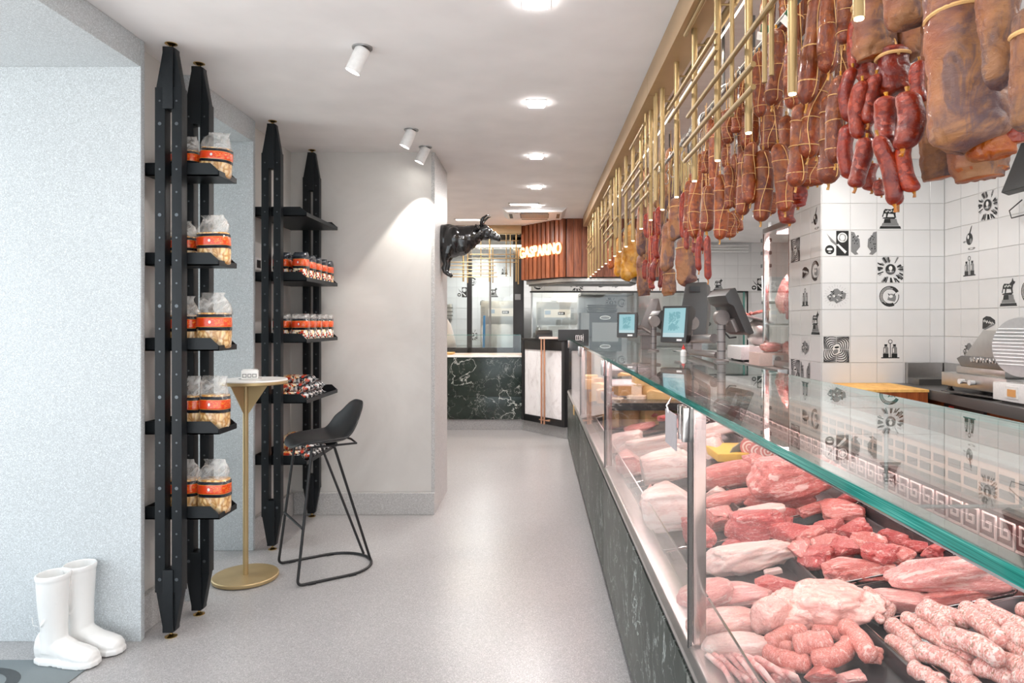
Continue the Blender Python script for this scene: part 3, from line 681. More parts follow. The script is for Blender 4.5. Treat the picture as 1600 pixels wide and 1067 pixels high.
for si, nm in ((3, 'fourth'), (4, 'lowest')):
    z = SZ[si]-.052; g = 'lying packets heaped on the %s corner shelf' % nm; r = .032; k = 0
    for row, (n_, dz) in enumerate(((5, 0), (4, .050), (2, .098))):
        for i in range(n_):
            pos = ['near edge', 'second place', 'middle', 'fourth place', 'far edge'][i if n_ > 2 else i*2]
            lay = ['bottom', 'middle', 'top'][row]
            rollpack(-1.53+random.uniform(-.012, .012), 4.30+.067*i+.034*row+(.05 if si == 4 else 0), z+dz, .21, r, random.uniform(-.12, .12), 'orange lying pasta packet in %s layer at %s of %s corner shelf' % (lay, pos, nm), g, k, random.uniform(-.05, .05)); k += 1

# ------------------------------------------------------------------ bar table with sugar box
tx, ty = -1.575, 3.70
T = thing('bar_table', 'tall gold pedestal bar table with small round pale marble top', 'table', (tx, ty, 0))
MB().lathe([(.001, 0), (.168, 0), (.170, .004), (.170, .016), (.166, .020), (.001, .020)], (tx, ty, .004), 64).build('base_plate', M['gold_paint'], T)
MB().lathe([(.001, 0), (.15, 0), (.15, .004), (.001, .004)], (tx, ty, 0), 32).build('base_pad', M['black_metal'], T)
MB().tube([(tx, ty, .02), (tx, ty, 1.06)], .0145, 20).build('column', M['gold_paint'], T)
cx2 = tx+.045
m = MB()
for a in (math.radians(10), math.radians(130), math.radians(250)):
    d = Vector((math.cos(a), math.sin(a), 0)); c = Vector((tx, ty, 0)); n_ = Vector((-d.y, d.x, 0))*.002
    tri = [c+d*.0+Vector((0,0,1.055)), c+d*(.12 if d.x > 0 else .11)+Vector((0,0,1.055)), c+Vector((0,0,.87))]
    m._add([p-n_ for p in tri]+[p+n_ for p in tri], [(0,1,2), (5,4,3), (0,3,4,1), (1,4,5,2), (2,5,3,0)])
m.build('support_fin', M['gold_paint'], T, smooth=0)
MB().lathe([(.001, 1.055), (.170, 1.055), (.174, 1.059), (.174, 1.072), (.001, 1.072)], (cx2, ty, 0), 64).build('table_rim', M['gold_paint'], T)
MB().lathe([(.001, 1.072), (.172, 1.072), (.173, 1.076), (.170, 1.081), (.001, 1.081)], (cx2, ty, 0), 64).build('tabletop', M['marble_top'], T)
sb = thing('sugar_box', 'small white box of sugar sachets on the round bar table', 'box', (cx2-.02, ty, 1.081))
MB().lathe([(.001, 0), (.055, 0), (.06, .004), (.001, .004)], (cx2-.02, ty, 1.081), 24).build('saucer', M['ceramic'], sb)
m = MB().box(-.042, .042, -.028, .028, .004, .048); o = m.build('box_body', M['ceramic'], sb, bevel=.002, local=True); o.rotation_euler = (0, 0, .25)
for k, (a, b) in enumerate(((-.036, -.014), (-.010, .010), (.014, .036))):
    m = MB(); m.box(a, b, -.0288, -.0283, .010, .030); q = m.build('label_print', M['ink_grey'], o, local=True, smooth=0); 
    m = MB(); m.box(a+.004, b-.004, -.0292, -.0289, .014, .026); m.build('label_print', M['paper_print'], o, local=True, smooth=0)
m = MB().box(-.036, .036, -.022, .022, .046, .053); q = m.build('sachets', M['paper_print'], o, local=True, bevel=.002)

# ------------------------------------------------------------------ bar stool
so = Vector((-1.185, 3.86, 0)); ang = math.atan2(.56, .83)
ST = thing('bar_stool', 'black bar stool with low-backed shell seat and wire sled base', 'stool', so, rotz=ang)
def seat_pt(u, v_):   # u along depth (-1 front .. 1 back), v across
    x = .215*u; wv = .205*(1-.10*max(0, u)**2-.06*max(0, -u)**3)
    y = wv*v_; z = .735+.018*v_*v_-.012*(1-u*u)
    if u < -.75: z -= .03*((-u-.75)/.25)**2
    if u > .15:
        k = (u-.15)/.85; z += .205*k**1.9; x = .215*.15+.185*k*(1-.12*k); y = wv*v_*(1+.06*k*k); x -= .055*v_*v_*k; z += .02*abs(v_)**3*(1-k)
    else: z += .03*abs(v_)**3*(u+1)/1.15*.7
    return Vector((x, y, z))
N1, N2 = 26, 18; top = []
for i in range(N1+1):
    row = []
    for j in range(N2+1):
        u = -1+2*i/N1; v_ = -1+2*j/N2
        # rounded outline
        uu = u*math.sqrt(1-.5*(abs(v_)**4)*.75); vv = v_*math.sqrt(1-.5*(abs(u)**(4 if u < 0 else 9))*(.75 if u < 0 else .95))
        row.append(seat_pt(uu, vv))
    top.append(row)
m = MB(); vs = [p for r in top for p in r]; fs = [(i*(N2+1)+j, (i+1)*(N2+1)+j, (i+1)*(N2+1)+j+1, i*(N2+1)+j+1) for i in range(N1) for j in range(N2)]
m._add(vs, fs); me = m.mesh('seat', M['black_plastic'], 0, 0)
o = link('seat', smooth_mesh(me), ST); sol = o.modifiers.new('s', 'SOLIDIFY'); sol.thickness = .011; sol.offset = 0; sub = o.modifiers.new('b', 'SUBSURF'); sub.levels = 1; sub.render_levels = 1
def wire(name, pts, r=.0075): return MB().tube(pts, r, 10).build(name, M['black_metal'], ST, local=True)
def arc(c, r, a0, a1, n, z): return [(c[0]+r*math.cos(a0+(a1-a0)*k/n), c[1]+r*math.sin(a0+(a1-a0)*k/n), z) for k in range(n+1)]
# sled on the floor: open towards the seat front (-x), rounded at the back (+x); its ends rise as the front legs
B = .0085
def bend(p, q, s_, n=6, r=.03):
    p, q, s_ = Vector(p), Vector(q), Vector(s_); a = q+(p-q).normalized()*r; b = q+(s_-q).normalized()*r
    return [tuple(a.lerp(q, t).lerp(q.lerp(b, t), t)) for t in [k/n for k in range(n+1)]]
for s_ in (-1, 1): pass
sled = [(-.13, -.165, .715)]+bend((-.13,-.165,.715), (-.215,-.20,B), (.05,-.20,B))+arc((.05, 0), .20, -PI/2, PI/2, 18, B)+bend((.05,.20,B), (-.215,.20,B), (-.13,.165,.715))+[(-.13, .165, .715)]
wire('sled_base', sled)
for s_ in (-1, 1):
    wire('leg', [(-.02, s_*.15, .715), (.0, s_*.145, .70), (.235, s_*.055, B+.012)])
wire('footrest', [(-.185, -.187, .30), (-.185, .187, .30)], .0065)
wire('seat_rail', [(-.15, -.15, .716), (.12, -.15, .716), (.14, 0, .716), (.12, .15, .716), (-.15, .15, .716)], .006)
for (a, b) in ((-.14, -.20), (.08, -.197), (-.14, .20), (.08, .197)): MB().box(a-.02, a+.02, b-.009, b+.009, 0, .012).build('glide', M['black_plastic'], ST, local=True, bevel=.002)

# ------------------------------------------------------------------ boots and mat
m = MB()
for (ox, oy) in ((-.004, -.056), (.018, .056)):
    prof = []
    secs = []
    zs_ = [(0.05, .062, .050, 0), (.09, .060, .048, .0), (.14, .056, .048, .002), (.20, .060, .053, -.003), (.26, .064, .058, -.004), (.335, .068, .062, -.004), (.345, .072, .066, -.004), (.36, .072, .066, -.004), (.362, .064, .058, -.004), (.30, .058, .052, -.004), (.22, .052, .046, -.003)]
    for z, rx, ry, dx in zs_: secs.append([(ox+dx+rx*math.cos(2*PI*k/28), oy+ry*math.sin(2*PI*k/28), z) for k in range(28)])
    m.loft(secs)
    foot = [(-.072, .030, .052, .07), (-.066, .040, .060, .12), (-.03, .046, .066, .13), (.02, .045, .062, .125), (.06, .043, .050, .102), (.10, .047, .044, .082), (.15, .050, .039, .070), (.19, .047, .034, .060), (.215, .034, .026, .048), (.225, .018, .016, .036)]
    secs = []
    for x, ry, rz, zt in foot:
        c = zt/2+.004; secs.append([(ox+x, oy+ry*math.cos(2*PI*k/20), max(.006, c+(zt/2)*math.sin(2*PI*k/20))) for k in range(20)])
    m.loft(secs)
    sole = [(ox-.078, oy-.030), (ox-.085, oy), (ox-.078, oy+.030), (ox-.03, oy+.046), (ox+.03, oy+.042), (ox+.12, oy+.053), (ox+.19, oy+.050), (ox+.225, oy+.030), (ox+.234, oy), (ox+.225, oy-.030), (ox+.19, oy-.050), (ox+.12, oy-.053), (ox+.03, oy-.042), (ox-.03, oy-.046)]
    m.prism(sole, 'z', .0, .020)
    m.tube([(ox-.062, oy-.05, .20), (ox-.045, oy-.058, .168), (ox-.01, oy-.056, .165), (ox+.012, oy-.05, .19), (ox+.03, oy-.042, .235), (ox+.05, oy-.03, .255)], .003, 6)
me = remesh(m, 'ceramic_boots', M['ceramic'], .0038, 2)
for v_ in me.vertices: v_.co.x *= .86
BO = link('ceramic_boots', me, None, (-1.955, 2.84, .006)); BO.rotation_euler = (0, 0, math.radians(-9))
tag(BO, 'pair of joined glossy white ceramic rubber boots on the floor', 'boots')
mt = thing('door_mat', 'dark grey entrance mat with a charcoal curl in the corner', 'mat', (-2.3, 2.3, 0))
MB().box(-2.95, -1.80, 1.6, 2.80, 0, .005).build('mat_pile', M['mat'], mt, smooth=0)
cc = (-2.20, 2.60)
def flatring(m, c, r0, r1, a0, a1, n, z, ex=1.):
    vs = []; 
    for k in range(n+1):
        a = a0+(a1-a0)*k/n
        for r in (r0, r1): vs.append((c[0]+ex*r*math.cos(a), c[1]+r*math.sin(a), z))
    m._add(vs, [(2*k, 2*k+1, 2*k+3, 2*k+2) for k in range(n)])
m = MB(); flatring(m, (-2.17, 2.60), .098, .135, -.9, 3.6, 24, .0062, 1.35); flatring(m, (-2.17, 2.585), .040, .055, -.3, 2.6, 14, .0062, 1.6)
m.build('mat_lettering', M['mat_dark'], mt, smooth=0)

# ------------------------------------------------------------------ wall outlet in corner, bull
m = MB().box(-1.78, -1.772, 4.30, 4.42, 1.72, 1.80); ou = tag(m.build('wall_outlet', M['white_metal'], bevel=.003, origin=(-1.776, 4.36, 1.76)), 'white plastic wall outlet behind the corner shelving unit', 'outlet')
m = MB().box(-1.7725, -1.7705, 4.33, 4.39, 1.735, 1.785); m.build('socket_face', M['black_plastic'], ou)

BX, BY, BZ = -.735, 5.30, 2.02
m = MB()
for (x, y, z, r) in ((.02,0,.005,(.10,.105,.122)), (.08,0,-.005,(.11,.112,.128)), (.15,0,0,(.10,.105,.118)), (.20,0,.02,(.09,.088,.098)), (.24,0,.04,(.08,.07,.082)), (.285,0,.06,(.065,.055,.066)),
                   (.05,0,.10,(.06,.04,.030)), (.13,0,.09,(.07,.045,.030)), (.20,0,.09,(.06,.035,.028)), (.10,.07,.01,(.06,.05,.09)), (.10,-.07,.01,(.06,.05,.09)), (.16,.06,-.03,(.05,.04,.07)), (.16,-.06,-.03,(.05,.04,.07)),
                   (.325,0,.085,(.048,.046,.046)), (.355,0,.065,(.045,.038,.040)), (.39,0,.045,(.042,.030,.033)), (.42,0,.028,(.034,.025,.027)), (.443,0,.015,(.020,.024,.022)), (.335,0,.035,(.05,.03,.03)),
                   (.345,.034,.088,(.016,.010,.012)), (.345,-.034,.088,(.016,.010,.012)), (.450,.013,.018,(.009,.009,.009)), (.450,-.013,.018,(.009,.009,.009))):
    m.ball((x, y, z), r, 16, 12)
for s_ in (-1, 1):
    m.tube([(.06, s_*.06, -.05), (.045, s_*.07, -.11), (.035, s_*.07, -.15), (.040, s_*.068, -.19), (.028, s_*.068, -.215), (.035, s_*.068, -.245), (.060, s_*.068, -.262), (.075, s_*.068, -.272)], [.055, .042, .028, .020, .024, .018, .019, .015], 12)
bm_ = remesh(m, 'bull_body', bpy.data.materials['polished_brass'], .0055, 3)
t = NT('glossy_black_bull'); t.color((.008, .008, .008)).set(Roughness=.14, Coat_Weight=.5); t.bump(t.noise(t.coord(), 45, 3), .25, .006); M['bull'] = t.m
bm_.materials.clear(); bm_.materials.append(M['bull'])
BU = thing('bull_bust', 'glossy black half-body bull sculpture mounted on the wall corner', 'sculpture', (BX, BY, BZ))
link('bull_body', bm_, BU)
for s_ in (-1, 1):
    MB().tube([(.315, s_*.030, .115), (.312, s_*.055, .135), (.325, s_*.066, .165), (.355, s_*.058, .188), (.378, s_*.045, .192)], [.015, .014, .011, .007, .002], 12).build('horn', M['bull'], BU, local=True)
    MB().loft([[(.295+a*math.cos(q)*.35, s_*(.045+l), .105+b*math.sin(q)-l*.4) for q in [2*PI*k/10 for k in range(10)]] for l, a, b in ((0,.02,.012), (.02,.035,.020), (.045,.03,.016), (.062,.006,.004))]).build('ear', M['bull'], BU, local=True)
MB().tube([(.0+.242+.074*math.sin(q)*.35, .074*math.cos(q), .042+.086*math.sin(q)) for q in [2*PI*k/24 for k in range(25)]], .0035, 6).build('collar', M['bull'], BU, local=True)
# ------------------------------------------------------------------ ceiling lamps, spotlights, vents
LO = ['nearest', 'second', 'third', 'fourth', 'fifth', 'sixth']
lamp_em = emit('lamp_diffuser_glow', (1, .96, .94), 20)
def sqlamp(x, y, s, label, g):
    o = thing('ceiling_lamp', label, 'lamp', (x, y, CEIL), g); h = s/2
    m = MB(); m.prism([(x-h-.01, y-h-.01), (x+h+.01, y-h-.01), (x+h+.01, y+h+.01), (x-h-.01, y+h+.01)], 'z', CEIL-.004, CEIL-.0005); m.build('lamp_frame', M['white_metal'], o)
    MB().box(x-h, x+h, y-h, y+h, CEIL-.016, CEIL-.004).build('lamp_diffuser', lamp_em, o, bevel=.003)
for i, y in enumerate(LAMP_Y[1:]):
    sqlamp(0, y, .09, LO[i]+' square ceiling lamp along the aisle', 'square ceiling lamps over the aisle')
for i, (x, y) in enumerate(((2.3, 8.0), (1.9, 3.2), (2.0, 4.55))):
    sqlamp(x, y, .11, ['square ceiling lamp seen beneath the sausages', 'square ceiling lamp above the staff side', 'square ceiling lamp in front of the tiled column'][i], 'square ceiling lamps over the staff side')
spot_em = emit('spot_lens_glow', (1, .97, .9), 30)
for i, ((x, y), tg) in enumerate(zip(SPOTS, ((-1.45, 3.3, 1.0), (-1.5, 4.5, 1.1), (-1.0, 5.05, 1.0)))):
    o = thing('spotlight', ['white cylinder ceiling spotlight nearest the camera', 'white cylinder ceiling spotlight, the middle one', 'white cylinder ceiling spotlight beside the back wall'][i], 'spotlight', (x, y, CEIL), 'white ceiling spotlights')
    MB().lathe([(.030, -.001), (.030, -.004), (.045, -.006), (.046, -.001), (.046, 0), (.001, 0), (.001, -.001)], (x, y, CEIL), 28).build('ceiling_ring', M['grey_metal'], o)
    v = Vector((-.42, .0, -.9)).normalized(); p = Vector((x+.006, y, CEIL-.002)); q = p+v*.118
    a = v.orthogonal().normalized(); b = v.cross(a)
    def crc(c, r): return [c+(a*math.cos(k*2*PI/28)+b*math.sin(k*2*PI/28))*r for k in range(28)]
    MB().loft([crc(p+v*.002, .030), crc(p+v*.005, .034), crc(q-v*.001, .034), crc(q, .032), crc(q-v*.008, .029), crc(q-v*.010, .001)]).build('lamp_housing', M['white_metal'], o)
    MB().loft([crc(q-v*.008, .028), crc(q-v*.006, .026), crc(q-v*.006, .001)]).build('lamp_lens', spot_em, o)
# air conditioning cassette
ac = thing('air_conditioner', 'white square ceiling cassette air conditioner with centre grille', 'air conditioner', (0, 7.55, CEIL))
z = CEIL
m = MB(); 
def frust(m, x0, x1, y0, y1, za, zb, ins):
    m.loft([[(x0, y0, za), (x1, y0, za), (x1, y1, za), (x0, y1, za)], [(x0+ins, y0+ins, zb), (x1-ins, y0+ins, zb), (x1-ins, y1-ins, zb), (x0+ins, y1-ins, zb)]])
frust(m, -.37, .33, 7.32, 7.98, z-.001, z-.045, .05); m.build('casing', M['white_metal'], ac, bevel=.004)
m = MB()
for k in range(11): m.box(-.17, .13, 7.48+.028*k, 7.492+.028*k, z-.052, z-.044)
for k in range(9): m.box(-.165+.035*k, -.157+.035*k, 7.48, 7.78, z-.050, z-.044)
m.build('grille', M['grey_metal'], ac)
MB().box(-.18, .14, 7.47, 7.80, z-.0455, z-.0435).build('grille_recess', M['black_metal'], ac)
for (a, b, c, d) in ((-.17, .13, 7.405, 7.44), (-.17, .13, 7.86, 7.895), (-.30, -.265, 7.5, 7.8), (.225, .26, 7.5, 7.8)):
    MB().box(a, b, c, d, z-.048, z-.044).build('air_vane', M['black_metal'], ac)
MB().box(-.235, -.20, 7.385, 7.43, z-.047, z-.044).build('air_vane', M['steel_dark'], ac)
for i, (x, y, lb) in enumerate(((-.13, 7.12, 'small recessed ceiling lamp just before the air conditioner'), (-.82, 8.2, 'recessed ceiling lamp above the bull sculpture'))):
    o = thing('recessed_lamp', lb, 'lamp', (x, y, z)); w_ = .16
    m = MB(); 
    for b in ((x-w_, x+w_, y-.07, y-.055), (x-w_, x+w_, y+.055, y+.07), (x-w_, x-w_+.015, y-.07, y+.07), (x+w_-.015, x+w_, y-.07, y+.07)): m.box(*b, z-.008, z-.0005)
    m.build('lamp_frame', M['white_metal'], o); MB().box(x-w_+.02, x+w_-.02, y-.03, y+.03, z-.010, z-.001).build('lamp_tube', emit('recessed_tube_glow', (1,.97,.93), 3), o, bevel=.003)

# ------------------------------------------------------------------ far marble counter
fc = thing('marble_counter', 'far low counter clad in dark green veined marble', 'counter', (-.95, 9.1, 0))
MB().box(-1.75, -.175, 8.79, 9.5, 0, .138).build('plinth', M['plinth'], fc)
m = MB().box(-1.75, -.18, 8.77, 8.80, .14, .43); m.build('marble_panel', M['marble'], fc, bevel=.002)
m = MB().box(-1.75, -.18, 8.77, 8.80, .432, .935); m.build('marble_panel', M['marble'], fc, bevel=.002)
MB().box(-1.75, -.18, 8.80, 9.5, .14, .93).build('counter_body', M['black_metal'], fc)
MB().box(-1.75, -.18, 8.76, 9.5, .937, .955).build('counter_top', M['white_metal'], fc, bevel=.003)
MB().box(-1.75, -.18, 8.90, 9.45, .9551, .962).build('display_tray', plain('pale_pink_tray', (.75, .55, .48), .4), fc, bevel=.002)
gs = thing('glass_screen', 'clear glass sneeze screen standing on the far marble counter', 'glass screen', (-.95, 8.85, .955))
MB().box(-1.75, -.20, 8.84, 8.848, .956, 1.22).build('front_pane', M['glass'], gs); MB().box(-1.75, -.20, 8.84, 8.848, 1.2201, 1.2241).build('pane_edge', M['glass_edge'], gs)
MB().box(-1.75, -.20, 8.85, 9.15, 1.222, 1.228).build('shelf_pane', M['glass'], gs); MB().box(-.208, -.20, 8.85, 9.2, .956, 1.22).build('side_pane', M['glass'], gs)
wb = tag(MB().box(-1.45, -1.10, 8.95, 9.25, .963, .985).build('cutting_board', M['block_top'], bevel=.004, origin=(-1.27, 9.1, .963)), 'wooden board lying on the far marble counter', 'board')

# ------------------------------------------------------------------ glazed partition
pt = thing('glazed_partition', 'black framed glass partition behind the far marble counter', 'partition', (-.95, 9.6, 0))
for (a, b, nm) in ((-.973, -.905, 0), (-.325, -.175, 0)): MB().box(a, b, 9.57, 9.63, 0, 2.58).build('mullion', M['black_metal'], pt, bevel=.003)
MB().box(-.66, -.635, 9.58, 9.62, 1.03, 2.58).build('mullion', M['steel_dark'], pt)
MB().box(-1.9, -.18, 9.57, 9.63, .88, 1.03).build('bottom_rail', M['black_metal'], pt); MB().box(-1.9, -.18, 9.57, 9.63, 2.54, CEIL-.002).build('top_rail', M['black_metal'], pt)
MB().box(-1.9, -.18, 9.57, 9.63, 0, .88).build('lower_panel', M['black_metal'], pt)
for (a, b) in ((-1.9, -.973), (-.905, -.66), (-.635, -.325)): MB().box(a, b, 9.597, 9.603, 1.03, 2.54).build('pane', M['glass'], pt)
MB().box(-.30, -.22, 9.55, 9.57, 1.70, 1.78).build('lock', M['steel_dark'], pt)

# brass tube screen over the far counter
bs = thing('brass_tube_screen', 'hanging screen of crossing brass tubes over the far counter', 'screen', (-.95, 8.7, 2.5))
MB().box(-1.80, -.19, 8.68, 8.78, 2.515, CEIL-.001).build('beam', M['beam'], bs, bevel=.002)
for px, ya, yb, r in ((704,425,434,.006), (724,399,440,.011), (730.6,385,442,.008), (751.4,362,432,.006), (765,362,440,.011), (770,386,442,.007), (791,364,432,.006), (797.4,364,432,.006), (806.6,365,440,.010), (809.8,386,444,.009)):
    a = at(px, ya, 8.7); b = at(px, yb, 8.7); MB().tube([a, b], r, 10).build('vertical_tube', M['tube'], bs)
for y, xa, xb in ((365,766,810), (376,777,810), (397.4,734,806), (403.7,732,814), (409.6,698,810), (415,698,774), (421,698,772), (426,732,776), (428,698,772), (432.5,704,777)):
    a = at(xa, y, 8.684); b = at(xb, y, 8.684); MB().tube([a, b], .0055, 8).build('horizontal_tube', M['tube'], bs)
o = tag(MB().box(-1.7, -.21, 9.54, 9.569, 2.44, 2.465).build('light_strip', emit('warm_strip_glow', (1, .80, .5), 9), origin=(-1, 9.55, 2.45)), 'warm linear light strip behind the brass tube screen', 'lamp')
area('strip_light', (-.95, 9.52, 2.43), 1.4, 9, (1, .82, .6), (0,0,0), .03)

# ------------------------------------------------------------------ podium and wooden canopy
P0 = Vector((-.165, 8.77, 0)); P1 = Vector((.357, 8.10, 0)); pd = (P1-P0); PL = pd.length; pu = pd.normalized(); pn = Vector((pu.y, -pu.x, 0))
if pn.y > 0: pn = -pn
def PW(u, d, z): return tuple(P0+pu*u+pn*d+Vector((0, 0, z)))
def pbox(m, u0, u1, d0, d1, z0, z1):
    return m._add([PW(u, d, z) for z in (z0, z1) for d in (d0, d1) for u in (u0, u1)], [(0,2,3,1), (4,5,7,6), (0,1,5,4), (2,6,7,3), (0,4,6,2), (1,3,7,5)])
po = thing('podium', 'angled black-framed till counter with white marble front panel', 'counter', tuple(P0))
pbox(MB(), 0, PL, -.45, 0, 0, .14).build('plinth', M['plinth'], po)
m = MB(); pbox(m, 0, .055, 0, .03, .14, 1.16); pbox(m, PL-.055, PL, 0, .03, .14, 1.16); pbox(m, .055, PL-.055, 0, .03, .14, .22); pbox(m, .055, PL-.055, 0, .03, 1.045, 1.16); pbox(m, 0, PL, -.45, 0, .14, 1.16)
m.build('frame', M['black_metal'], po, bevel=.003)
pbox(MB(), .056, PL-.056, 0, .018, .221, 1.044).build('marble_panel', M['carrara'], po)
pbox(MB(), -.01, PL+.01, -.46, .035, 1.161, 1.185).build('counter_top', M['black_metal'], po, bevel=.004)
cr = thing('card_terminal', 'black till terminal on the angled till counter', 'terminal', (.10, 8.50, 1.185))
m = MB().prism([(8.40, 1.185), (8.40, 1.23), (8.46, 1.275), (8.62, 1.29), (8.62, 1.185)], 'x', -.01, .20); m.build('terminal_body', M['black_plastic'], cr, bevel=.012)
MB().obox((.095, 8.45, 1.262), (.15, .09, .006), (.65, 0, 0)).build('keypad', M['black_metal'], cr, bevel=.002)
cs = thing('copper_side_shelf', 'pink topped small shelf on two tall copper tubes before the till counter', 'shelf', PW(.50, .09, 0))
MB().lathe([(.001, 0), (.125, 0), (.128, .006), (.125, .024), (.001, .024)], PW(.59, .05, 1.185), 28).build('shelf_top', plain('pale_pink_stone', (.80, .62, .56), .3), cs, bevel=0)
for u in (.50, .555): MB().tube([PW(u, .10, .15), PW(u, .10, 1.186)], .012, 12).build('tube_leg', M['copper'], cs)
MB().tube([PW(.46, .10, .20), PW(.66, .10, .20)], .008, 8).build('cross_tube', M['copper'], cs)
MB().tube([PW(.58, .03, .20), PW(.58, .11, .20)], .007, 8).build('cross_tube', M['copper'], cs)
cn = thing('wood_canopy', 'hanging canopy clad in vertical red-brown wood slats', 'canopy', (.36, 8.1, 1.92))
ZC0, ZC1 = 1.925, CEIL-.002
m = MB(); m.prism([(-.165, 8.80), (.357, 8.13), (1.62, 8.13), (1.62, 8.9), (-.165, 8.9)], 'z', ZC0+.002, ZC1); m.build('canopy_core', M['black_metal'], cn)
n_ = 10
for k in range(n_):
    u0 = PL*k/n_+.004; u1 = PL*(k+1)/n_-.020
    m = pbox(MB(), u0, u1, -.01, .040, ZC0, ZC1); m.build('slat', M['slat'], cn, bevel=.002)
x = .362; k = 0
while x < 1.60:
    w_ = (.085, .095, .075, .105)[k % 4]; MB().box(x, x+w_-.004, 8.105+.004*(k % 2), 8.13, ZC0, ZC1).build('slat', M['slat'], cn, bevel=.0015); x += w_; k += 1
m = MB().prism([(-.13, 8.82), (.30, 8.22), (.40, 8.16), (1.14, 8.16), (1.26, 8.35), (1.26, 8.85), (-.13, 8.85)], 'z', ZC0-.055, ZC0-.002); m.build('extractor_hood', M['steel'], cn, bevel=.012)
m = MB().prism([(-.10, 8.84), (.31, 8.25), (.41, 8.19), (1.12, 8.19), (1.22, 8.37), (1.22, 8.84), (-.10, 8.84)], 'z', ZC0-.075, ZC0-.056); m.build('hood_rim', M['steel_dark'], cn, bevel=.003)
# halo-lit sign
sg = thing('sign', 'halo-lit sign reading GASPARINO on the wood canopy', 'sign', PW(0, .03, 2.25))
L_FACE = plain('letter_face', (.80, .79, .76), .35); L_RIM = emit('letter_halo', (1, .70, .34), .7)
word = 'GASPARINO'; wid = []; objs = []
for ch in word:
    cu = bpy.data.curves.new('letter', 'FONT'); cu.body = ch; cu.size = .185; cu.extrude = .004; cu.offset = -.001
    to = bpy.data.objects.new('tmp', cu); C.objects.link(to); bpy.context.view_layer.update()
    me = bpy.data.meshes.new_from_object(to.evaluated_get(bpy.context.evaluated_depsgraph_get())); 
    xs = [v.co.x for v in me.vertices]; wid.append((min(xs), max(xs)))
    cu2 = cu.copy(); cu2.offset = .006; cu2.extrude = .005; t2 = bpy.data.objects.new('tmp2', cu2); C.objects.link(t2); bpy.context.view_layer.update()
    me2 = bpy.data.meshes.new_from_object(t2.evaluated_get(bpy.context.evaluated_depsgraph_get()))
    bpy.data.objects.remove(to); bpy.data.objects.remove(t2); me.materials.clear(); me.materials.append(L_FACE); me2.materials.clear(); me2.materials.append(L_RIM); objs.append((me, me2))
tot = sum(b-a for a, b in wid)+.022*8; sc = (PL-.03)/tot; u = -.005
R = Matrix((pu, Vector((0,0,1)), pn)).transposed()
if R.determinant() < 0: R = Matrix((pu, Vector((0,0,1)), -pn)).transposed()
for i, ((a, b), (me, me2)) in enumerate(zip(wid, objs)):
    o = link('letter', me, sg); base = Vector(PW(u-a*sc, .066, 2.205+.006*(i % 2)))-wpos(sg)
    o.matrix_local = Matrix.Translation(base)@R.to_4x4()@Matrix.Diagonal((sc, 1, 1, 1))
    q = link('letter_halo', me2, o); q.location = (0, 0, -.012 if (R@Vector((0,0,1))).dot(pn) > 0 else .012)
    u += (b-a)*sc+.022*sc
lc = Vector(PW(PL/2, .07, 2.27)); al = area('sign_light', tuple(Vector(PW(PL/2, .060, 2.27))), PL*.9, 2.6, (1, .55, .2), (0,0,0), .12); al.rotation_euler = (-pn).to_track_quat('-Z', 'Y').to_euler()

# ------------------------------------------------------------------ kitchen behind
def fridge(x, y, label, w_=.72, h_=1.76):
    o = thing('steel_cabinet', label, 'oven', (x, y, 0))
    MB().box(x-w_/2, x+w_/2, y, y+.6, 0, h_).build('cabinet_body', M['steel'], o, bevel=.008)
    MB().box(x-w_/2+.01, x+w_/2-.01, y-.02, y-.001, h_-.40, h_-.01).build('control_head', M['steel'], o, bevel=.004)
    MB().box(x-w_/2+.10, x+w_/2-.14, y-.028, y-.001, .2, h_-.42).build('door', M['steel'], o, bevel=.004)
    MB().box(x-w_/2+.02, x-w_/2+.08, y-.03, y-.001, .2, h_-.42).build('door_post', M['chrome'], o, bevel=.01)
    a, b = x-w_/2+.14, x+w_/2-.12
    pnl = MB().box(a, b, y-.026, y-.0205, h_-.27, h_-.13).build('control_panel', plain('beige_control_panel', (.72, .66, .58), .3), o)
    MB().box(a+.24, b-.10, y-.029, y-.0262, h_-.225, h_-.175).build('digit_display', M['black_plastic'], pnl)
    for k in range(3): MB().box(a+.255+.03*k, a+.272+.03*k, y-.031, y-.0292, h_-.215, h_-.185).build('digit', emit('display_digit_glow', (.3, 1, .5) if k == 2 else (1, .3, .1), 1.0) if k == 0 and False else M['paper_print'], pnl)
    MB().box(a+.01, a+.11, y-.029, y-.0262, h_-.22, h_-.15).build('maker_badge', plain('blue_grey_badge', (.35, .42, .50), .4), pnl)
    m = MB()
    for s_ in (x-w_/2+.05, x+w_/2-.09):
        for r_ in range(7):
            for c in range(3): m.box(s_+.018*c-.02, s_+.018*c-.012, y-.0225, y-.0195, h_-.30+.03*r_, h_-.288+.03*r_)
    m.build('vent_holes', M['black_metal'], o)
    return o
fridge(-.62, 12.0, 'stainless steel upright cabinet behind the glazed partition')
fridge(.36, 12.0, 'stainless steel upright cabinet behind the pass-through window', .72, 1.74)
ov = thing('black_oven', 'dark oven with an oval badge behind the pass-through', 'oven', (1.15, 12.0, .95))
MB().box(.78, .93, 12.0, 12.5, .95, 1.55).build('oven_side', M['steel_dark'], ov, bevel=.004); MB().box(.93, 1.50, 12.0, 12.5, .95, 1.55).build('oven_body', M['black_metal'], ov, bevel=.006)
MB().box(.98, 1.44, 11.985, 11.999, 1.0, 1.38).build('oven_door', M['steel_dark'], ov); 
m = MB(); flat = [(1.21+.095*math.cos(2*PI*k/24), 1.465+.035*math.sin(2*PI*k/24)) for k in range(24)]; m.prism(flat, 'y', 11.985, 11.999); m.build('oval_badge', M['white_metal'], ov)
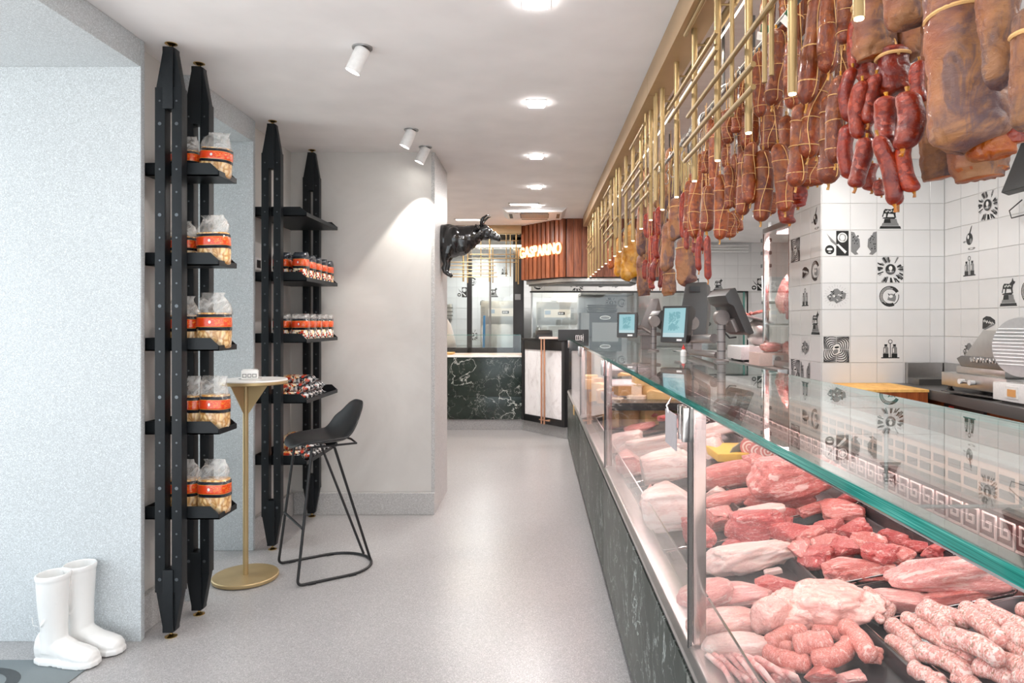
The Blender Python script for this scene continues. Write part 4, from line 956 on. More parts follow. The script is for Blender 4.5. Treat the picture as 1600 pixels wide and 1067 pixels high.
m = MB(); m.prism([(1.21+.082*math.cos(2*PI*k/24), 1.465+.025*math.sin(2*PI*k/24)) for k in range(24)], 'y', 11.982, 11.986); m.build('badge_inset', M['steel_dark'], ov)
wt = tag(MB().box(-.1, 3.4, 11.9, 12.78, .88, .94).build('kitchen_worktop', M['steel'], bevel=.004, origin=(1.6, 12.3, .9)), 'long stainless steel worktop in the kitchen', 'worktop')
for k in range(4):
    o = tag(MB().lathe([(.001, 0), (.24, 0), (.26, .01), (.28, .03), (.275, .035), (.24, .012), (.001, .012)], (0, 0, 0), 28, 1, .8).build('steel_pan', M['steel']), 'steel pan stacked on the dark oven, %s of four' % ['lowest', 'second', 'third', 'topmost'][k], 'pan', 'steel pans on the dark oven'); o.location = (1.17+.01*(k % 2), 12.25, 1.552+.038*k)
hd = tag(MB().loft([[(.78, 11.9, 1.86), (1.7, 11.9, 1.86), (1.7, 12.75, 1.86), (.78, 12.75, 1.86)], [(.78, 11.9, 1.90), (1.7, 11.9, 1.90), (1.7, 12.75, 1.90), (.78, 12.75, 1.90)], [(1.1, 12.2, 2.2), (1.6, 12.2, 2.2), (1.6, 12.75, 2.2), (1.1, 12.75, 2.2)]]).build('cooker_hood', M['steel_dark'], origin=(1.4, 12.2, 1.8), bevel=.004), 'stainless steel cooker hood in the kitchen', 'cooker hood')
sw = tag(MB().box(.28, .38, 12.785, 12.80, 1.78, 1.86).build('socket_box', M['white_metal'], bevel=.004, origin=(.33, 12.79, 1.82)), 'white socket box on the kitchen tiles above the cabinet', 'socket')
# things behind the glazed partition
bg2 = thing('wall_unit', 'grey boxed unit with a cable on the tiles behind the partition', 'wall unit', (-1.6, 12.6, 1.6)); MB().box(-1.72, -1.56, 12.6, 12.78, 1.45, 1.72).build('unit_box', M['steel'], bg2, bevel=.006); MB().tube([(-1.60, 12.62, 1.45), (-1.59, 12.62, 1.30), (-1.66, 12.6, 1.15), (-1.7, 12.6, 1.0)], .008, 6).build('cable', M['black_plastic'], bg2)
for k in range(3): MB().box(-1.74, -1.54, 12.585, 12.60, 1.5+.07*k, 1.52+.07*k).build('unit_rib', M['steel_dark'], bg2)
br = tag(MB().tube([(-.905, 11.7, .9), (-.895, 11.7, 1.30), (-.89, 11.7, 1.50)], [.02, .022, .02], 10).tube([(-.915, 11.7, .0), (-.905, 11.7, .9)], .012, 8).build('blue_handle', plain('blue_plastic', (.03, .20, .42), .4), origin=(-.9, 11.7, .9)), 'blue broom handle leaning behind the glazed partition', 'handle')
dr = MB(); dr.lathe([(.02, .62), (.10, .56), (.20, .40), (.26, .20), (.30, 0), (.001, 0)], (0, 0, 0), 22, 1, .6); me = dr.mesh('draped_cloth', plain('pink_white_cloth', (.72, .62, .60), .9), 0, 0); displace(me, lambda c, n: c+n*.03*noise.noise(c*9)); smooth_mesh(me)
o = link('draped_cloth', me, None, (-1.50, 10.4, .95)); tag(o, 'pinkish cloth draped in a heap behind the glazed partition', 'cloth')
st = tag(MB().box(-1.8, -.35, 10.2, 10.9, .86, .95).build('prep_table', M['steel'], bevel=.004, origin=(-1, 10.5, .9)), 'steel preparation table behind the glazed partition', 'table')
for x_ in (-1.76, -.40):
    for y_ in (10.25, 10.85): MB().box(x_-.02, x_+.02, y_-.02, y_+.02, 0, .86).build('leg', M['steel'], st)
wv = thing('white_wall_vent', 'white three-slat vent high on the far tiled wall', 'vent', (3.0, 10.5, 2.5))
for k in range(3): MB().tube([(2.55, 10.53, 2.565-.045*k), (3.27, 10.53, 2.565-.045*k)], .017, 10).build('vent_slat', M['white_metal'], wv)
# right side kitchen hinge, shelf of tools
fh = thing('window_post', 'glass door post with black hinge right of the pass-through', 'post', (3.2, 10.5, 1)); MB().box(3.19, 3.21, 10.52, 10.55, .95, 1.85).build('post_bar', M['glass_edge'], fh); MB().box(3.13, 3.20, 10.50, 10.56, 1.40, 1.50).build('hinge', M['black_metal'], fh)
# ------------------------------------------------------------------ main display counter
DC = thing('display_counter', 'long refrigerated glass meat display counter with marble front', 'display counter', (.36, .4, 0))
Y0, Y1 = .35, 7.75; XF = .36
MB().box(.42, 1.25, Y0, Y1, 0, .10).build('plinth', M['plinth'], DC)
ys = [Y0, 1.62, 3.62, 5.62, Y1]
for i in range(4): MB().box(XF-.005, XF+.02, ys[i]+(.002 if i else 0), ys[i+1]-.002, .07, .565).build('marble_panel', M['marble_side'], DC, bevel=.002)
MB().box(XF+.02, 1.25, Y0, Y1, .10, .55).build('counter_body', M['black_metal'], DC)
MB().box(XF-.003, XF+.05, Y0, Y1, .574, .590).build('lower_trim', M['black_metal'], DC)
m = MB(); m.prism([(XF-.008, .590), (XF-.008, .606), (XF+.004, .622), (XF+.06, .630), (XF+.06, .590)], 'y', Y0, Y1); m.build('steel_sill', M['steel'], DC, bevel=.002)
m = MB(); m._add([(XF+.05, y, z) for y in (Y0, Y1) for z in (deckz(.42)-.02,)]+[], []); 
m = MB().prism([(.415, deckz(.415)-.03), (1.16, deckz(1.16)-.03), (1.16, deckz(1.16)-.012), (.415, deckz(.415)-.012)], 'y', Y0, Y1); m.build('sloping_deck', plain('dark_grey_deck', (.045, .045, .05), .35), DC)
for i in range(4):
    a, b = ys[i]+.006, ys[i+1]-.006
    MB().box(XF, XF+.008, a, b, .618, 1.19).build('front_pane', M['case_glass'], DC)
    MB().box(XF+.045, XF+.050, a, b, .625, .735).build('inner_low_pane', M['case_glass'], DC)
    MB().box(XF+.045, XF+.050, a, b, .7351, .7375).build('low_pane_edge', M['chrome'], DC)
    # glass top with green edges
    tg_ = MB().box(XF-.012, .85, ys[i]+.002, ys[i+1]-.002, 1.2005, 1.2135).build('top_pane', M['top_glass'], DC)
    MB().box(XF-.0145, XF-.0122, ys[i]+.002, ys[i+1]-.002, 1.2005, 1.2135).build('glass_edge', M['glass_edge'], tg_)
    MB().box(.8502, .852, ys[i]+.002, ys[i+1]-.002, 1.2005, 1.2135).build('glass_edge', M['glass_edge'], tg_)
MB().box(XF-.002, XF+.016, Y0, Y1, 1.1905, 1.2).build('top_trim', M['chrome'], DC, bevel=.002)
MB().box(XF+.018, XF+.036, Y0, Y1, 1.186, 1.199).build('led_housing', M['steel_dark'], DC)
MB().box(XF+.021, XF+.033, Y0, Y1, 1.182, 1.1858).build('led_bar', emit('pink_led_bar_glow', (1, .78, .76), 3.5), DC)
# uprights and hinge clamps at the joints
for i, y in enumerate(ys[1:4]):
    MB().box(XF+.010, XF+.040, y-.014, y+.014, .63, 1.185).build('upright_post', M['post_mirror'], DC, bevel=.003)
    MB().box(XF-.001, XF+.009, y-.004, y+.004, .618, 1.19).build('joint_seal', M['black_metal'], DC)
for i, y in enumerate((1.62, 1.66, 3.60, 3.66, 5.60, 5.68, 7.5)):
    m = MB(); m.prism([(y-.018, 1.188), (y+.018, 1.188), (y+.012, 1.105), (y-.006, 1.105)], 'x', XF-.014, XF-.001); m.build('hinge_clamp', M['chrome'], DC, bevel=.003)
# back panel with fret pattern
XB = 1.13
MB().box(XB, XB+.02, Y0, Y1, .70, .925).build('back_panel', plain('dark_red_panel', (.10, .022, .020), .3), DC)
fm = MB()
W_, H_, tk = .062, .066, .0055
def bar(a, b, c, d): fm.box(-.004, 0, a, b, c, d)
bar(0, tk, 0, H_); bar(0, W_*.82, H_-tk, H_); bar(W_*.82-tk, W_*.82, H_*.30, H_); bar(W_*.30, W_*.82, H_*.30, H_*.30+tk); bar(W_*.30, W_*.30+tk, H_*.30, H_*.66); bar(W_*.30, W_*.60, H_*.66-tk, H_*.66); bar(0, W_, 0, tk)
fme = fm.mesh('fret_key', plain('pale_fret_metal', (.62, .50, .47), .3, .3), 0, 0)
for r_ in range(3):
    for k in range(46):
        o = link('fret_key', fme, DC); o.location = Vector((XB-.0005, .75+.066*k, .705+.072*r_))-DC.location
# perforated ledge above
MB().box(XB-.015, XB+.13, Y0, Y1, .93, .945).build('back_ledge', M['steel'], DC, bevel=.003)
MB().box(XB+.02, XB+.035, Y0, Y1, .945, 1.03).build('air_grille', plain('beige_grille', (.72, .50, .40), .35), DC)
sl = MB().box(-.003, 0, 0, .052, 0, .022).mesh('grille_slot', M['steel_dark'], 0, 0)
for k in range(48):
    for r_ in range(2):
        o = link('grille_slot', sl, DC); o.location = Vector((XB+.0195, .8+.07*k, .955+.036*r_))-DC.location
MB().box(XB+.015, XB+.14, Y0, Y1, 1.03, 1.042).build('ledge_cap', M['steel'], DC, bevel=.003)
MB().box(XB+.10, XB+.14, Y0, Y1, .55, 1.03).build('rear_body', M['steel'], DC)
for y in (Y1-.01, ):
    MB().box(XF+.01, .85, y-.008, y, .62, 1.19).build('end_pane', M['glass'], DC); MB().box(.85, XB+.14, y-.02, y, .55, 1.03).build('end_panel', M['steel'], DC)
for y in ys[1:4]: MB().tube([(.83, y, .95), (.83, y, 1.199)], .005, 8).build('top_support', M['steel_dark'], DC); MB().tube([(.83, y, .952), (1.16, y, .952)], .005, 8).build('top_support', M['steel_dark'], DC)
# price card hanging at the nearest joint
pc = thing('price_card', 'blank grey card clipped outside the front glass at the nearest joint', 'card', (XF-.02, 1.7, 1.1))
MB().box(XF-.020, XF-.017, 1.665, 1.80, 1.075, 1.162).build('card_sheet', plain('grey_card', (.42, .38, .39), .5), pc)
MB().tube([(XF-.018, 1.76, 1.155), (XF-.024, 1.76, 1.175), (XF-.012, 1.76, 1.195)], .0025, 6).build('clip', M['chrome'], pc)

# ------------------------------------------------------------------ trays
TR = plain('black_tray', (.022, .022, .024), .25)
def rr(x0, x1, y0, y1, r, n=4):
    out = []
    for cx_, cy_, a in ((x1-r, y1-r, 0), (x0+r, y1-r, PI/2), (x0+r, y0+r, PI), (x1-r, y0+r, 3*PI/2)):
        for k in range(n+1): out.append((cx_+r*math.cos(a+PI/2*k/n), cy_+r*math.sin(a+PI/2*k/n)))
    return out
def tray(x0, x1, y0, y1, label):
    m = MB(); h = .026; e = .007
    L = lambda dx, dz: [(x, y, deckz(x)+dz) for x, y in rr(x0+dx, x1-dx, y0+dx, y1-dx, .025)]
    m.loft([L(.012, -.004), L(.0, h-.003), L(-.003, h), L(e, h), L(.018, .002)], cap=True)
    c = ((x0+x1)/2, (y0+y1)/2, deckz((x0+x1)/2))
    o = tag(m.build('meat_tray', TR, origin=c), label, 'tray', 'black trays in the display counter')
    rim = [(x, y, deckz(x)+h+.001) for x, y in rr(x0, x1, y0, y1, .025)]; rim.append(rim[0])
    MB().tube(rim, .0012, 5).build('tray_rim', M['chrome'], o, origin=None)
    return o
tray(.42, .755, .62, 1.235, 'black tray under the bacon slices at the front edge')
tray(.42, .755, 1.25, 1.70, 'black tray under the pink sausages and pale cutlets')
tray(.42, .755, 1.715, 2.25, 'black tray under the knuckle of veal')
tray(.42, .755, 2.265, 3.1, 'black tray under the near white slab of pork')
tray(.79, 1.115, .72, 1.555, 'black tray under the big pile of herb sausages')
tray(.79, 1.115, 1.57, 1.755, 'small black tray under the thin sausages and pork slice')
tray(.79, 1.115, 1.79, 2.33, 'black tray heaped with diced red beef')
tray(.79, 1.115, 2.345, 3.2, 'black tray under the large veal cuts')
for y0, lb in ((3.2, 'under the far white slabs'), (4.3, 'under the cured steaks'), (5.35, 'at the far end')): tray(.42, 1.10, y0, y0+1.0, 'long black tray '+lb)
# ------------------------------------------------------------------ meat shapes
def sgn(x, p): return math.copysign(abs(x)**p, x)
LM = {}
def lump(kind, seed, mat):
    key = (kind, seed, mat)
    if key in LM: return LM[key]
    bm = bmesh.new(); bmesh.ops.create_icosphere(bm, subdivisions=5, radius=1.0)
    me = bpy.data.meshes.new('meat'); bm.to_mesh(me); bm.free()
    e, am, fr = {'chunk': (.72, .16, 1.7), 'slab': (.45, .07, 1.6), 'loin': (.8, .07, 1.2), 'cutlet': (.7, .10, 1.2), 'leg': (.85, .14, 1.5), 'roast': (.62, .10, 1.8), 'block': (.30, .03, 1.5)}[kind]
    off = Vector((seed*3.7, seed*1.3, seed*.7))
    rp = random.Random(seed*31+len(kind)); planes = []
    for _ in range({'chunk': 5, 'roast': 4, 'slab': 2, 'leg': 1, 'cutlet': 1}.get(kind, 0)):
        d_ = Vector((rp.uniform(-1, 1), rp.uniform(-1, 1), rp.uniform(-.3, 1))).normalized(); planes.append((d_, rp.uniform(.55, .78)))
    for v in me.vertices:
        p = v.co.copy(); q = Vector((sgn(p.x, e), sgn(p.y, e), sgn(p.z, e)))
        if kind == 'leg': q.y *= 1-.35*q.x; q.z *= 1-.30*q.x
        if kind == 'loin': q.y *= 1-.15*q.x*q.x
        if kind == 'cutlet': q.z *= 1-.3*q.x
        n = noise.noise(p*fr+off); n2 = noise.noise(p*fr*2.7+off); rg = abs(noise.noise(p*fr*1.9+off*2))
        q *= 1+am*n*1.7+am*.7*n2-am*.55*max(0, .12-rg)*4
        for pn_, pd_ in planes:
            dd = q.dot(pn_)-pd_
            if dd > 0: q -= pn_*dd*.88
        q *= 1+.02*noise.noise(p*9+off)+.012*noise.noise(p*19+off)
        v.co = q*.5
    me.materials.append(M[mat]); smooth_mesh(me); LM[key] = me; return me
SLR = Matrix.Rotation(-math.atan(DSL), 4, 'Y')
def meat_at(kind, mat, px, py, wpx, hpx, label, h=None, yaw=0, cat='meat', name='meat_cut', group=None, seed=None, zf=.62, df=1.15, lift=0., roll=0, tilt=0):
    s0 = deck(px, py, .03); sc = s0.y/F; W = wpx*sc; H = hpx*sc; zz = H*zf
    p = deck(px, py, zz*.5+lift); 
    o = link(name, lump(kind, seed if seed is not None else len(label) % 5, mat))
    o.matrix_world = Matrix.Translation(p)@SLR@Matrix.Rotation(math.radians(yaw), 4, 'Z')@Matrix.Rotation(math.radians(tilt), 4, 'Y')@Matrix.Rotation(math.radians(roll), 4, 'X')@Matrix.Diagonal((W*1.06, H*df, zz*1.1, 1))
    return tag(o, label, cat, group)
A = meat_at
# near row, front edge: bacon slices, cutlets, chicken
for k in range(9):
    q = deck(1128+9.5*k if k < 6 else 1160+16*(k-5), 1052-3*(k % 2), .02)
    m = MB(); pts = []
    for i in range(9):
        u = i/8; pts.append([(-.004+.004*math.sin(u*5+k), -.075+.15*u, .012+.020*math.sin(PI*u)+.006*math.sin(9*u+k)), (.004+.004*math.sin(u*5+k), -.075+.15*u, .013+.020*math.sin(PI*u)+.006*math.sin(9*u+k)), (.010, -.075+.15*u, -.012+.004*math.sin(6*u)), (.003, -.075+.15*u, -.014+.004*math.sin(6*u))])
    m.loft(pts); o = link('bacon_slice', smooth_mesh(m.mesh('bacon_slice', M['pork'], 0, 0)), None, tuple(q)); o.rotation_euler = (0, -.5, .15+.06*k)
    o.scale = (1.2, .8, 1.1); tag(o, 'folded pale pork belly slice, %s from the front glass in the nearest row' % ['first', 'second', 'third', 'fourth', 'fifth', 'sixth', 'seventh', 'eighth', 'ninth'][k], 'bacon', 'pork belly slices in the nearest tray')
A('chunk', 'pork', 1222, 1056, 42, 36, 'folded pink pork roll at the bottom edge beside the belly slices', seed=1)
A('chunk', 'veal', 1283, 1054, 46, 36, 'pink rolled cutlet with white fat at the bottom edge of the case', seed=2)
A('chunk', 'pork', 1325, 1058, 46, 32, 'pale rolled cutlet, rightmost at the bottom edge of the case', seed=3)
A('loin', 'fat', 1150, 1012, 100, 46, 'pale loin piece just above the belly slices', yaw=-20, seed=1, zf=.8)
A('loin', 'poultry', 1135, 975, 120, 50, 'long pale pork loin behind the nearest upright post', yaw=-15, seed=2, zf=.8)
A('loin', 'pork', 1105, 930, 90, 60, 'pink pork piece left of the near upright post', yaw=10, seed=3)
A('roast', 'pork', 1150, 925, 110, 50, 'pork shoulder with thick white fat stripes behind the post', yaw=-12, seed=0)
A('roast', 'beef', 1218, 915, 70, 40, 'dark red pork neck end with fat strip above the chicken', yaw=-20, seed=4)
A('cutlet', 'poultry', 1205, 960, 60, 74, 'upright pale pink cutlet leaning on the poultry breast', lift=.035, yaw=20, seed=1, zf=.55, df=.6, roll=35)
A('leg', 'poultry', 1240, 955, 85, 66, 'smooth pale poultry breast in the near front tray', lift=.012, yaw=-30, seed=2, zf=.7)
A('leg', 'poultry', 1302, 942, 120, 92, 'large rounded pale fillet lying across the near front tray', lift=.01, yaw=-38, seed=3, zf=.6)
A('loin', 'pork', 1292, 965, 70, 30, 'pink fillet tucked beneath the large rounded pale fillet', yaw=-30, seed=2)
# second row: knuckle, ribs
A('leg', 'fat', 1175, 868, 130, 48, 'whitish veal knuckle with round cut end in the middle front tray', yaw=-6, seed=1, zf=.85)
A('chunk', 'fat', 1225, 866, 38, 40, 'round white cut end of the veal knuckle', seed=2)
A('loin', 'pork', 1128, 885, 100, 26, 'flat strip of pork ribs below the white knuckle', yaw=-14, seed=0)
A('loin', 'beef', 1165, 845, 90, 22, 'red meat strip behind the white knuckle', yaw=-8, seed=3)
A('block', 'fat', 1208, 893, 26, 12, 'small white fat block beside the knuckle', seed=1)
# third group: red roasts
A('roast', 'beef', 1182, 818, 82, 60, 'deep red beef roast with a white fat cap', yaw=-18, seed=1, zf=.8)
A('slab', 'fat', 1183, 797, 72, 26, 'white fat cap lying over the deep red roast', lift=.075, yaw=-18, seed=2, zf=.4)
A('chunk', 'veal', 1118, 808, 52, 60, 'red meat piece just right of the middle upright post', seed=3)
A('chunk', 'beef', 1092, 830, 40, 70, 'red meat piece seen through the near upright post', seed=0)
A('chunk', 'fat', 1118, 772, 36, 30, 'small white fatty piece by the middle upright post', seed=2)
A('loin', 'veal', 1150, 778, 100, 34, 'pale pink veal strip with white sinew behind the roast', yaw=-5, seed=4)
A('loin', 'veal', 1142, 742, 110, 40, 'long smooth pink tenderloin beside the polenta tray', yaw=-4, seed=1, zf=.9)
A('leg', 'veal', 1245, 742, 112, 72, 'large pinkish-red leg of veal, topmost in the heap', lift=.05, yaw=-28, seed=1, zf=.8)
A('roast', 'veal', 1218, 775, 96, 56, 'broad salmon pink veal shoulder under the topmost leg', yaw=-10, seed=2, zf=.8)
A('chunk', 'veal', 1187, 728, 36, 60, 'upright pink piece leaning against the leg of veal', lift=.02, seed=0)
A('chunk', 'pork', 1280, 720, 60, 40, 'pale fat-edged piece behind the topmost leg of veal', seed=1, lift=.03)
A('roast', 'veal', 1275, 795, 64, 40, 'pink sinewy cut at the foot of the veal shoulder', yaw=10, seed=3)
A('chunk', 'beef', 1225, 800, 44, 36, 'round red piece between the roast and the veal shoulder', seed=4)
A('roast', 'veal', 1318, 795, 60, 50, 'reddish pink cut against the fret-patterned back panel', yaw=-20, seed=0)
A('chunk', 'beef', 1322, 778, 30, 22, 'bright red scrap against the fret-patterned back panel', lift=.03, seed=2)
# beef tray
BT = [(1238,828,56,40,'beef'),(1262,838,54,44,'veal'),(1228,818,44,26,'beef'),(1300,822,42,36,'beef'),(1332,828,48,40,'beef'),(1290,850,46,44,'veal'),(1322,856,50,36,'beef'),(1352,846,44,46,'veal'),(1372,862,44,54,'beef'),(1398,838,44,30,'beef'),(1400,862,40,40,'veal'),(1275,870,44,50,'beef'),(1252,858,40,34,'veal')]
for i, (x, y, a, b, mt) in enumerate(BT):
    A('chunk', mt, x, y, a, b, 'red beef chunk in the heaped beef tray, %s' % ['at its far left corner', 'left of centre at the back', 'leftmost against the rim', 'topmost at the back', 'back right of the topmost', 'in its middle', 'right of its middle', 'with white sinew right of centre', 'round and sinewy at right', 'flat and against the back rim', 'at its right end', 'lowest at the front rim', 'at its left rim'][i], seed=i % 5, group='beef chunks in the tray', lift=.012 if i % 2 else .03, yaw=i*37)
A('roast', 'veal', 1345, 888, 104, 46, 'long cut with a broad white membrane at the front of the beef tray', yaw=-12, seed=4, lift=.01)
A('chunk', 'veal', 1322, 898, 36, 34, 'round pink cut end at the front rim of the beef tray', seed=1, lift=.01)
# right far group
A('chunk', 'veal', 1440, 905, 60, 50, 'pink meat with white gristle between beef tray and ham', seed=3)
for i, (x, y, a, b, mt, lb) in enumerate(((1432,852,44,28,'beef','flat red slice at the back rim beyond the beef tray'), (1468,858,52,36,'beef','dark red round of beef at the back panel'), (1508,866,50,34,'fat','white ribbed bone piece at the back panel'), (1545,880,40,30,'pork','pink scrap at the back panel behind the big ham'))):
    A('chunk', mt, x, y, a, b, lb, seed=i)
A('leg', 'pork', 1488, 893, 172, 62, 'large smooth pink leg of pork across the right of the case', yaw=168, seed=2, zf=.85, lift=.015)
A('roast', 'fat', 1572, 892, 62, 50, 'white knuckle end of the large pink leg of pork', seed=3, zf=.8, lift=.02)
A('roast', 'veal', 1500, 928, 140, 34, 'red trimmed meat lying in front of the large leg of pork', yaw=-6, seed=1)
A('roast', 'pork', 1590, 915, 60, 50, 'pink piece at the right edge behind the herb sausages', seed=2)
A('chunk', 'veal', 1450, 935, 60, 26, 'pink scrap between the pork slice and the herb sausages', seed=4)
A('cutlet', 'pork', 1402, 940, 84, 52, 'flat peach pink pork slice beside the thin sausages', yaw=-25, seed=3, zf=.5)
# far part of the case
A('slab', 'fat', 1032, 694, 110, 34, 'long cream slab of pork fat, farthest of the three slabs', yaw=-8, seed=1, zf=.8)
A('slab', 'fat', 1034, 730, 84, 52, 'cream slab of pork with purple marks, middle of three slabs', yaw=-15, seed=2, zf=.8)
A('slab', 'fat', 1052, 788, 84, 70, 'large white-rinded slab of pork, nearest of three slabs', yaw=-15, seed=3, zf=.8, lift=.01)
A('chunk', 'veal', 1017, 782, 32, 60, 'raw red cut face at the left end of the nearest slab', seed=2)
A('slab', 'fat', 975, 690, 60, 40, 'pale slab end behind the far upright post', yaw=-10, seed=0)
A('slab', 'pork', 985, 722, 40, 52, 'pinkish slab edge at the glass before the middle slab', yaw=-10, seed=3)
A('slab', 'fat', 1128, 668, 70, 26, 'white folded tripe right of the middle upright post', seed=0, lift=.03)
A('slab', 'fat', 1114, 700, 36, 40, 'white tripe piece beside the polenta tray', seed=4)
A('slab', 'fat', 1090, 690, 70, 30, 'cream fat piece seen behind the middle upright post', seed=1)
for i, (x, y, a, b) in enumerate(((975,662,60,22),(1000,668,50,20),(990,655,44,16),(1060,662,60,18))):
    A('cutlet', 'veal', x, y, a, b, 'thin pink cutlet in the far tray, %s' % ['leftmost', 'in front', 'on top', 'rightmost'][i], seed=i, group='pink cutlets in the far tray', yaw=i*25)
for i, (x, y) in enumerate(((1018,648),(1042,652))): A('cutlet', 'beef', x, y, 26, 12, ['small glossy red steak leaning on the cheeses', 'glossy red steak lying flat before the cheeses'][i], lift=.06, seed=i, name='steak')
CHZ = plain('yellow_cheese', (.72, .48, .20), .45); CR = plain('cheese_rind', (.55, .30, .12), .5); CW = plain('wrapped_pale_cheese', (.78, .62, .48), .25, Coat_Weight=.6)
chz = [(958,652,26,26,CR,'left in the bottom row'),(985,652,28,26,CR,'second in the bottom row'),(1012,650,24,24,CHZ,'third in the bottom row'),(1035,645,26,22,CR,'right in the bottom row'),(995,630,32,26,CW,'wrapped, left in the middle row'),(1028,626,34,34,CHZ,'tallest in the middle row'),(1052,630,30,28,CHZ,'cut wedge-like at right'),(962,632,26,22,CW,'left end of the middle row'),(975,606,26,22,CR,'round on the top row'),(992,612,24,26,CW,'wrapped on the top row'),(1013,612,24,28,CHZ,'block on the top row'),(1036,616,22,20,CHZ,'right on the top row'),(1000,594,22,14,CHZ,'wedge at the very top')]
cm = {}
for i, (x, y, a, b, mt, lb) in enumerate(chz):
    Yd = 4.7+.12*(2 if y < 620 else 1 if y < 640 else 0); p = at(x, y, Yd); s_ = Yd/F
    k = (mt.name, i % 3)
    if k not in cm:
        if i % 3 == 1: m = MB(); m.lathe([(.001,-.5), (.46,-.5), (.5,-.42), (.5,.42), (.46,.5), (.001,.5)], (0,0,0), 20)
        else: m = MB(); m.prism([(-.5,-.5), (.5,-.5), (.5,.35 if i % 3 else .5), (-.35,.5), (-.5,.4)], 'y', -.5, .5)
        cm[k] = m.mesh('cheese', mt, .02, 35)
    o = link('cheese', cm[k], None, tuple(p)); o.scale = (a*s_, .12, b*s_); o.rotation_euler = (0, 0, (i*.37) % .8-.4)
    tag(o, 'cheese in the far stack, '+lb, 'cheese', 'cheeses stacked in the far case')
for i, z in enumerate((.862, .975, 1.078)):
    tag(MB().box(.5, 1.1, 4.55, 5.3, z-.012, z-.002).build('case_shelf', M['glass'], origin=(.8, 4.9, z)) if i else MB().box(.5, 1.1, 4.55, 5.3, .80, .85).build('case_shelf', TR, origin=(.8, 4.9, .8)), ('dark shelf' if i == 0 else 'glass shelf')+' carrying the %s row of cheeses' % ['bottom', 'middle', 'top'][i], 'shelf')
for i, (x, y) in enumerate(((905,640),(918,600),(930,620),(916,655),(928,650))):
    p = at(x, y, 6.4); o = link('cheese', cm[(CHZ.name, 0)] if (CHZ.name, 0) in cm else list(cm.values())[0], None, tuple(p)); o.scale = (.11, .1, .09); tag(o, 'cheese at the far end of the case, '+['lower left', 'top left', 'middle right', 'lowest', 'lower right'][i], 'cheese', 'cheeses at the far end of the case')
for i in range(14):
    x = .55+.14*(i % 4)+.02*(i % 3); y = 5.55+.5*(i//4)+.05*(i % 2); z = deckz(x)+.05+(.0 if i % 2 else .11)
    o = link('cheese', list(cm.values())[i % len(cm)], None, (x, y, z)); o.scale = (.12, .12, .11); o.rotation_euler = (0, 0, i*.6)
    tag(o, 'cheese on the deck behind the far upright posts, %s from the near end' % ['first','second','third','fourth','fifth','sixth','seventh','eighth','ninth','tenth','eleventh','twelfth','thirteenth','fourteenth'][i], 'cheese', 'cheeses at the far end of the case')
# polenta tray, rolled roasts
p = deck(1148, 702, .03); o = tag(MB().box(p.x-.13, p.x+.12, p.y-.17, p.y+.14, p.z-.03, p.z+.01).build('yellow_polenta', plain('yellow_crumb', (.85, .52, .06), .7, bump=.8, bscale=120), bevel=.01, origin=tuple(p)), 'yellow grainy polenta spread beside the rolled roasts', 'polenta')
pts = [[(deck(x, y, 0)+Vector((0, dy, dz)))[:] for dy, dz in ((-.006, 0), (.006, 0), (.006, h), (-.006, h))] for x, y, h in ((1132,728,.02),(1145,722,.07),(1165,716,.095),(1200,716,.10),(1230,712,.09))]
o = tag(MB().loft(pts).build('divider_leaf', plain('grey_green_sheet', (.17, .19, .15), .5), smooth=60, origin=tuple(deck(1180, 718, .03))), 'grey-green curved divider sheet before the rolled roasts', 'divider')
def f_spiral(t):
    v = t.coord('Generated'); n = t.noise(v, 3, 2); sp = t.add('ShaderNodeSeparateXYZ'); t.link(v, sp.inputs[0])
    dx = t.math('SUBTRACT', sp.outputs[0], .5); dz = t.math('SUBTRACT', sp.outputs[2], .5)
    r = t.math('SQRT', t.math('ADD', t.math('MULTIPLY', dx, dx), t.math('MULTIPLY', dz, dz)))
    s_ = t.math('SINE', t.math('ADD', t.math('MULTIPLY', r, 34.), t.math('MULTIPLY', n, 3.)))
    t.color(t.mix(t.val(s_, -.2, .3), (.66, .20, .17), (.90, .72, .64))).set(Roughness=.3)
SPI = nmat('rolled_meat_face', f_spiral)
for i, (x, y) in enumerate(((1178,694),(1192,700),(1206,700),(1190,680),(1222,698))):
    p = deck(x, y, .05); o = thing('rolled_roast', 'tied rolled pork roast with a spiral end, %s' % ['leftmost', 'second at the bottom', 'third at the bottom', 'topmost', 'rightmost'][i], 'rolled roast', tuple(p), 'rolled roasts stacked in the case'); o.rotation_euler = (0, .1, -.5)
    MB().tube([(0, -.10, 0), (0, .12, 0)], .048, 18).build('roast_body', M['veal'], o, local=True, bevel=.006)
    MB().tube([(0, -.1035, 0), (0, -.1005, 0)], .042, 18).build('spiral_face', SPI, o, local=True)
    for k in range(3): MB().tube([(.049*math.cos(q), -.06+.06*k, .049*math.sin(q)) for q in [2*PI*j/16 for j in range(17)]], .0016, 5).build('twine', M['twine'], o, local=True)

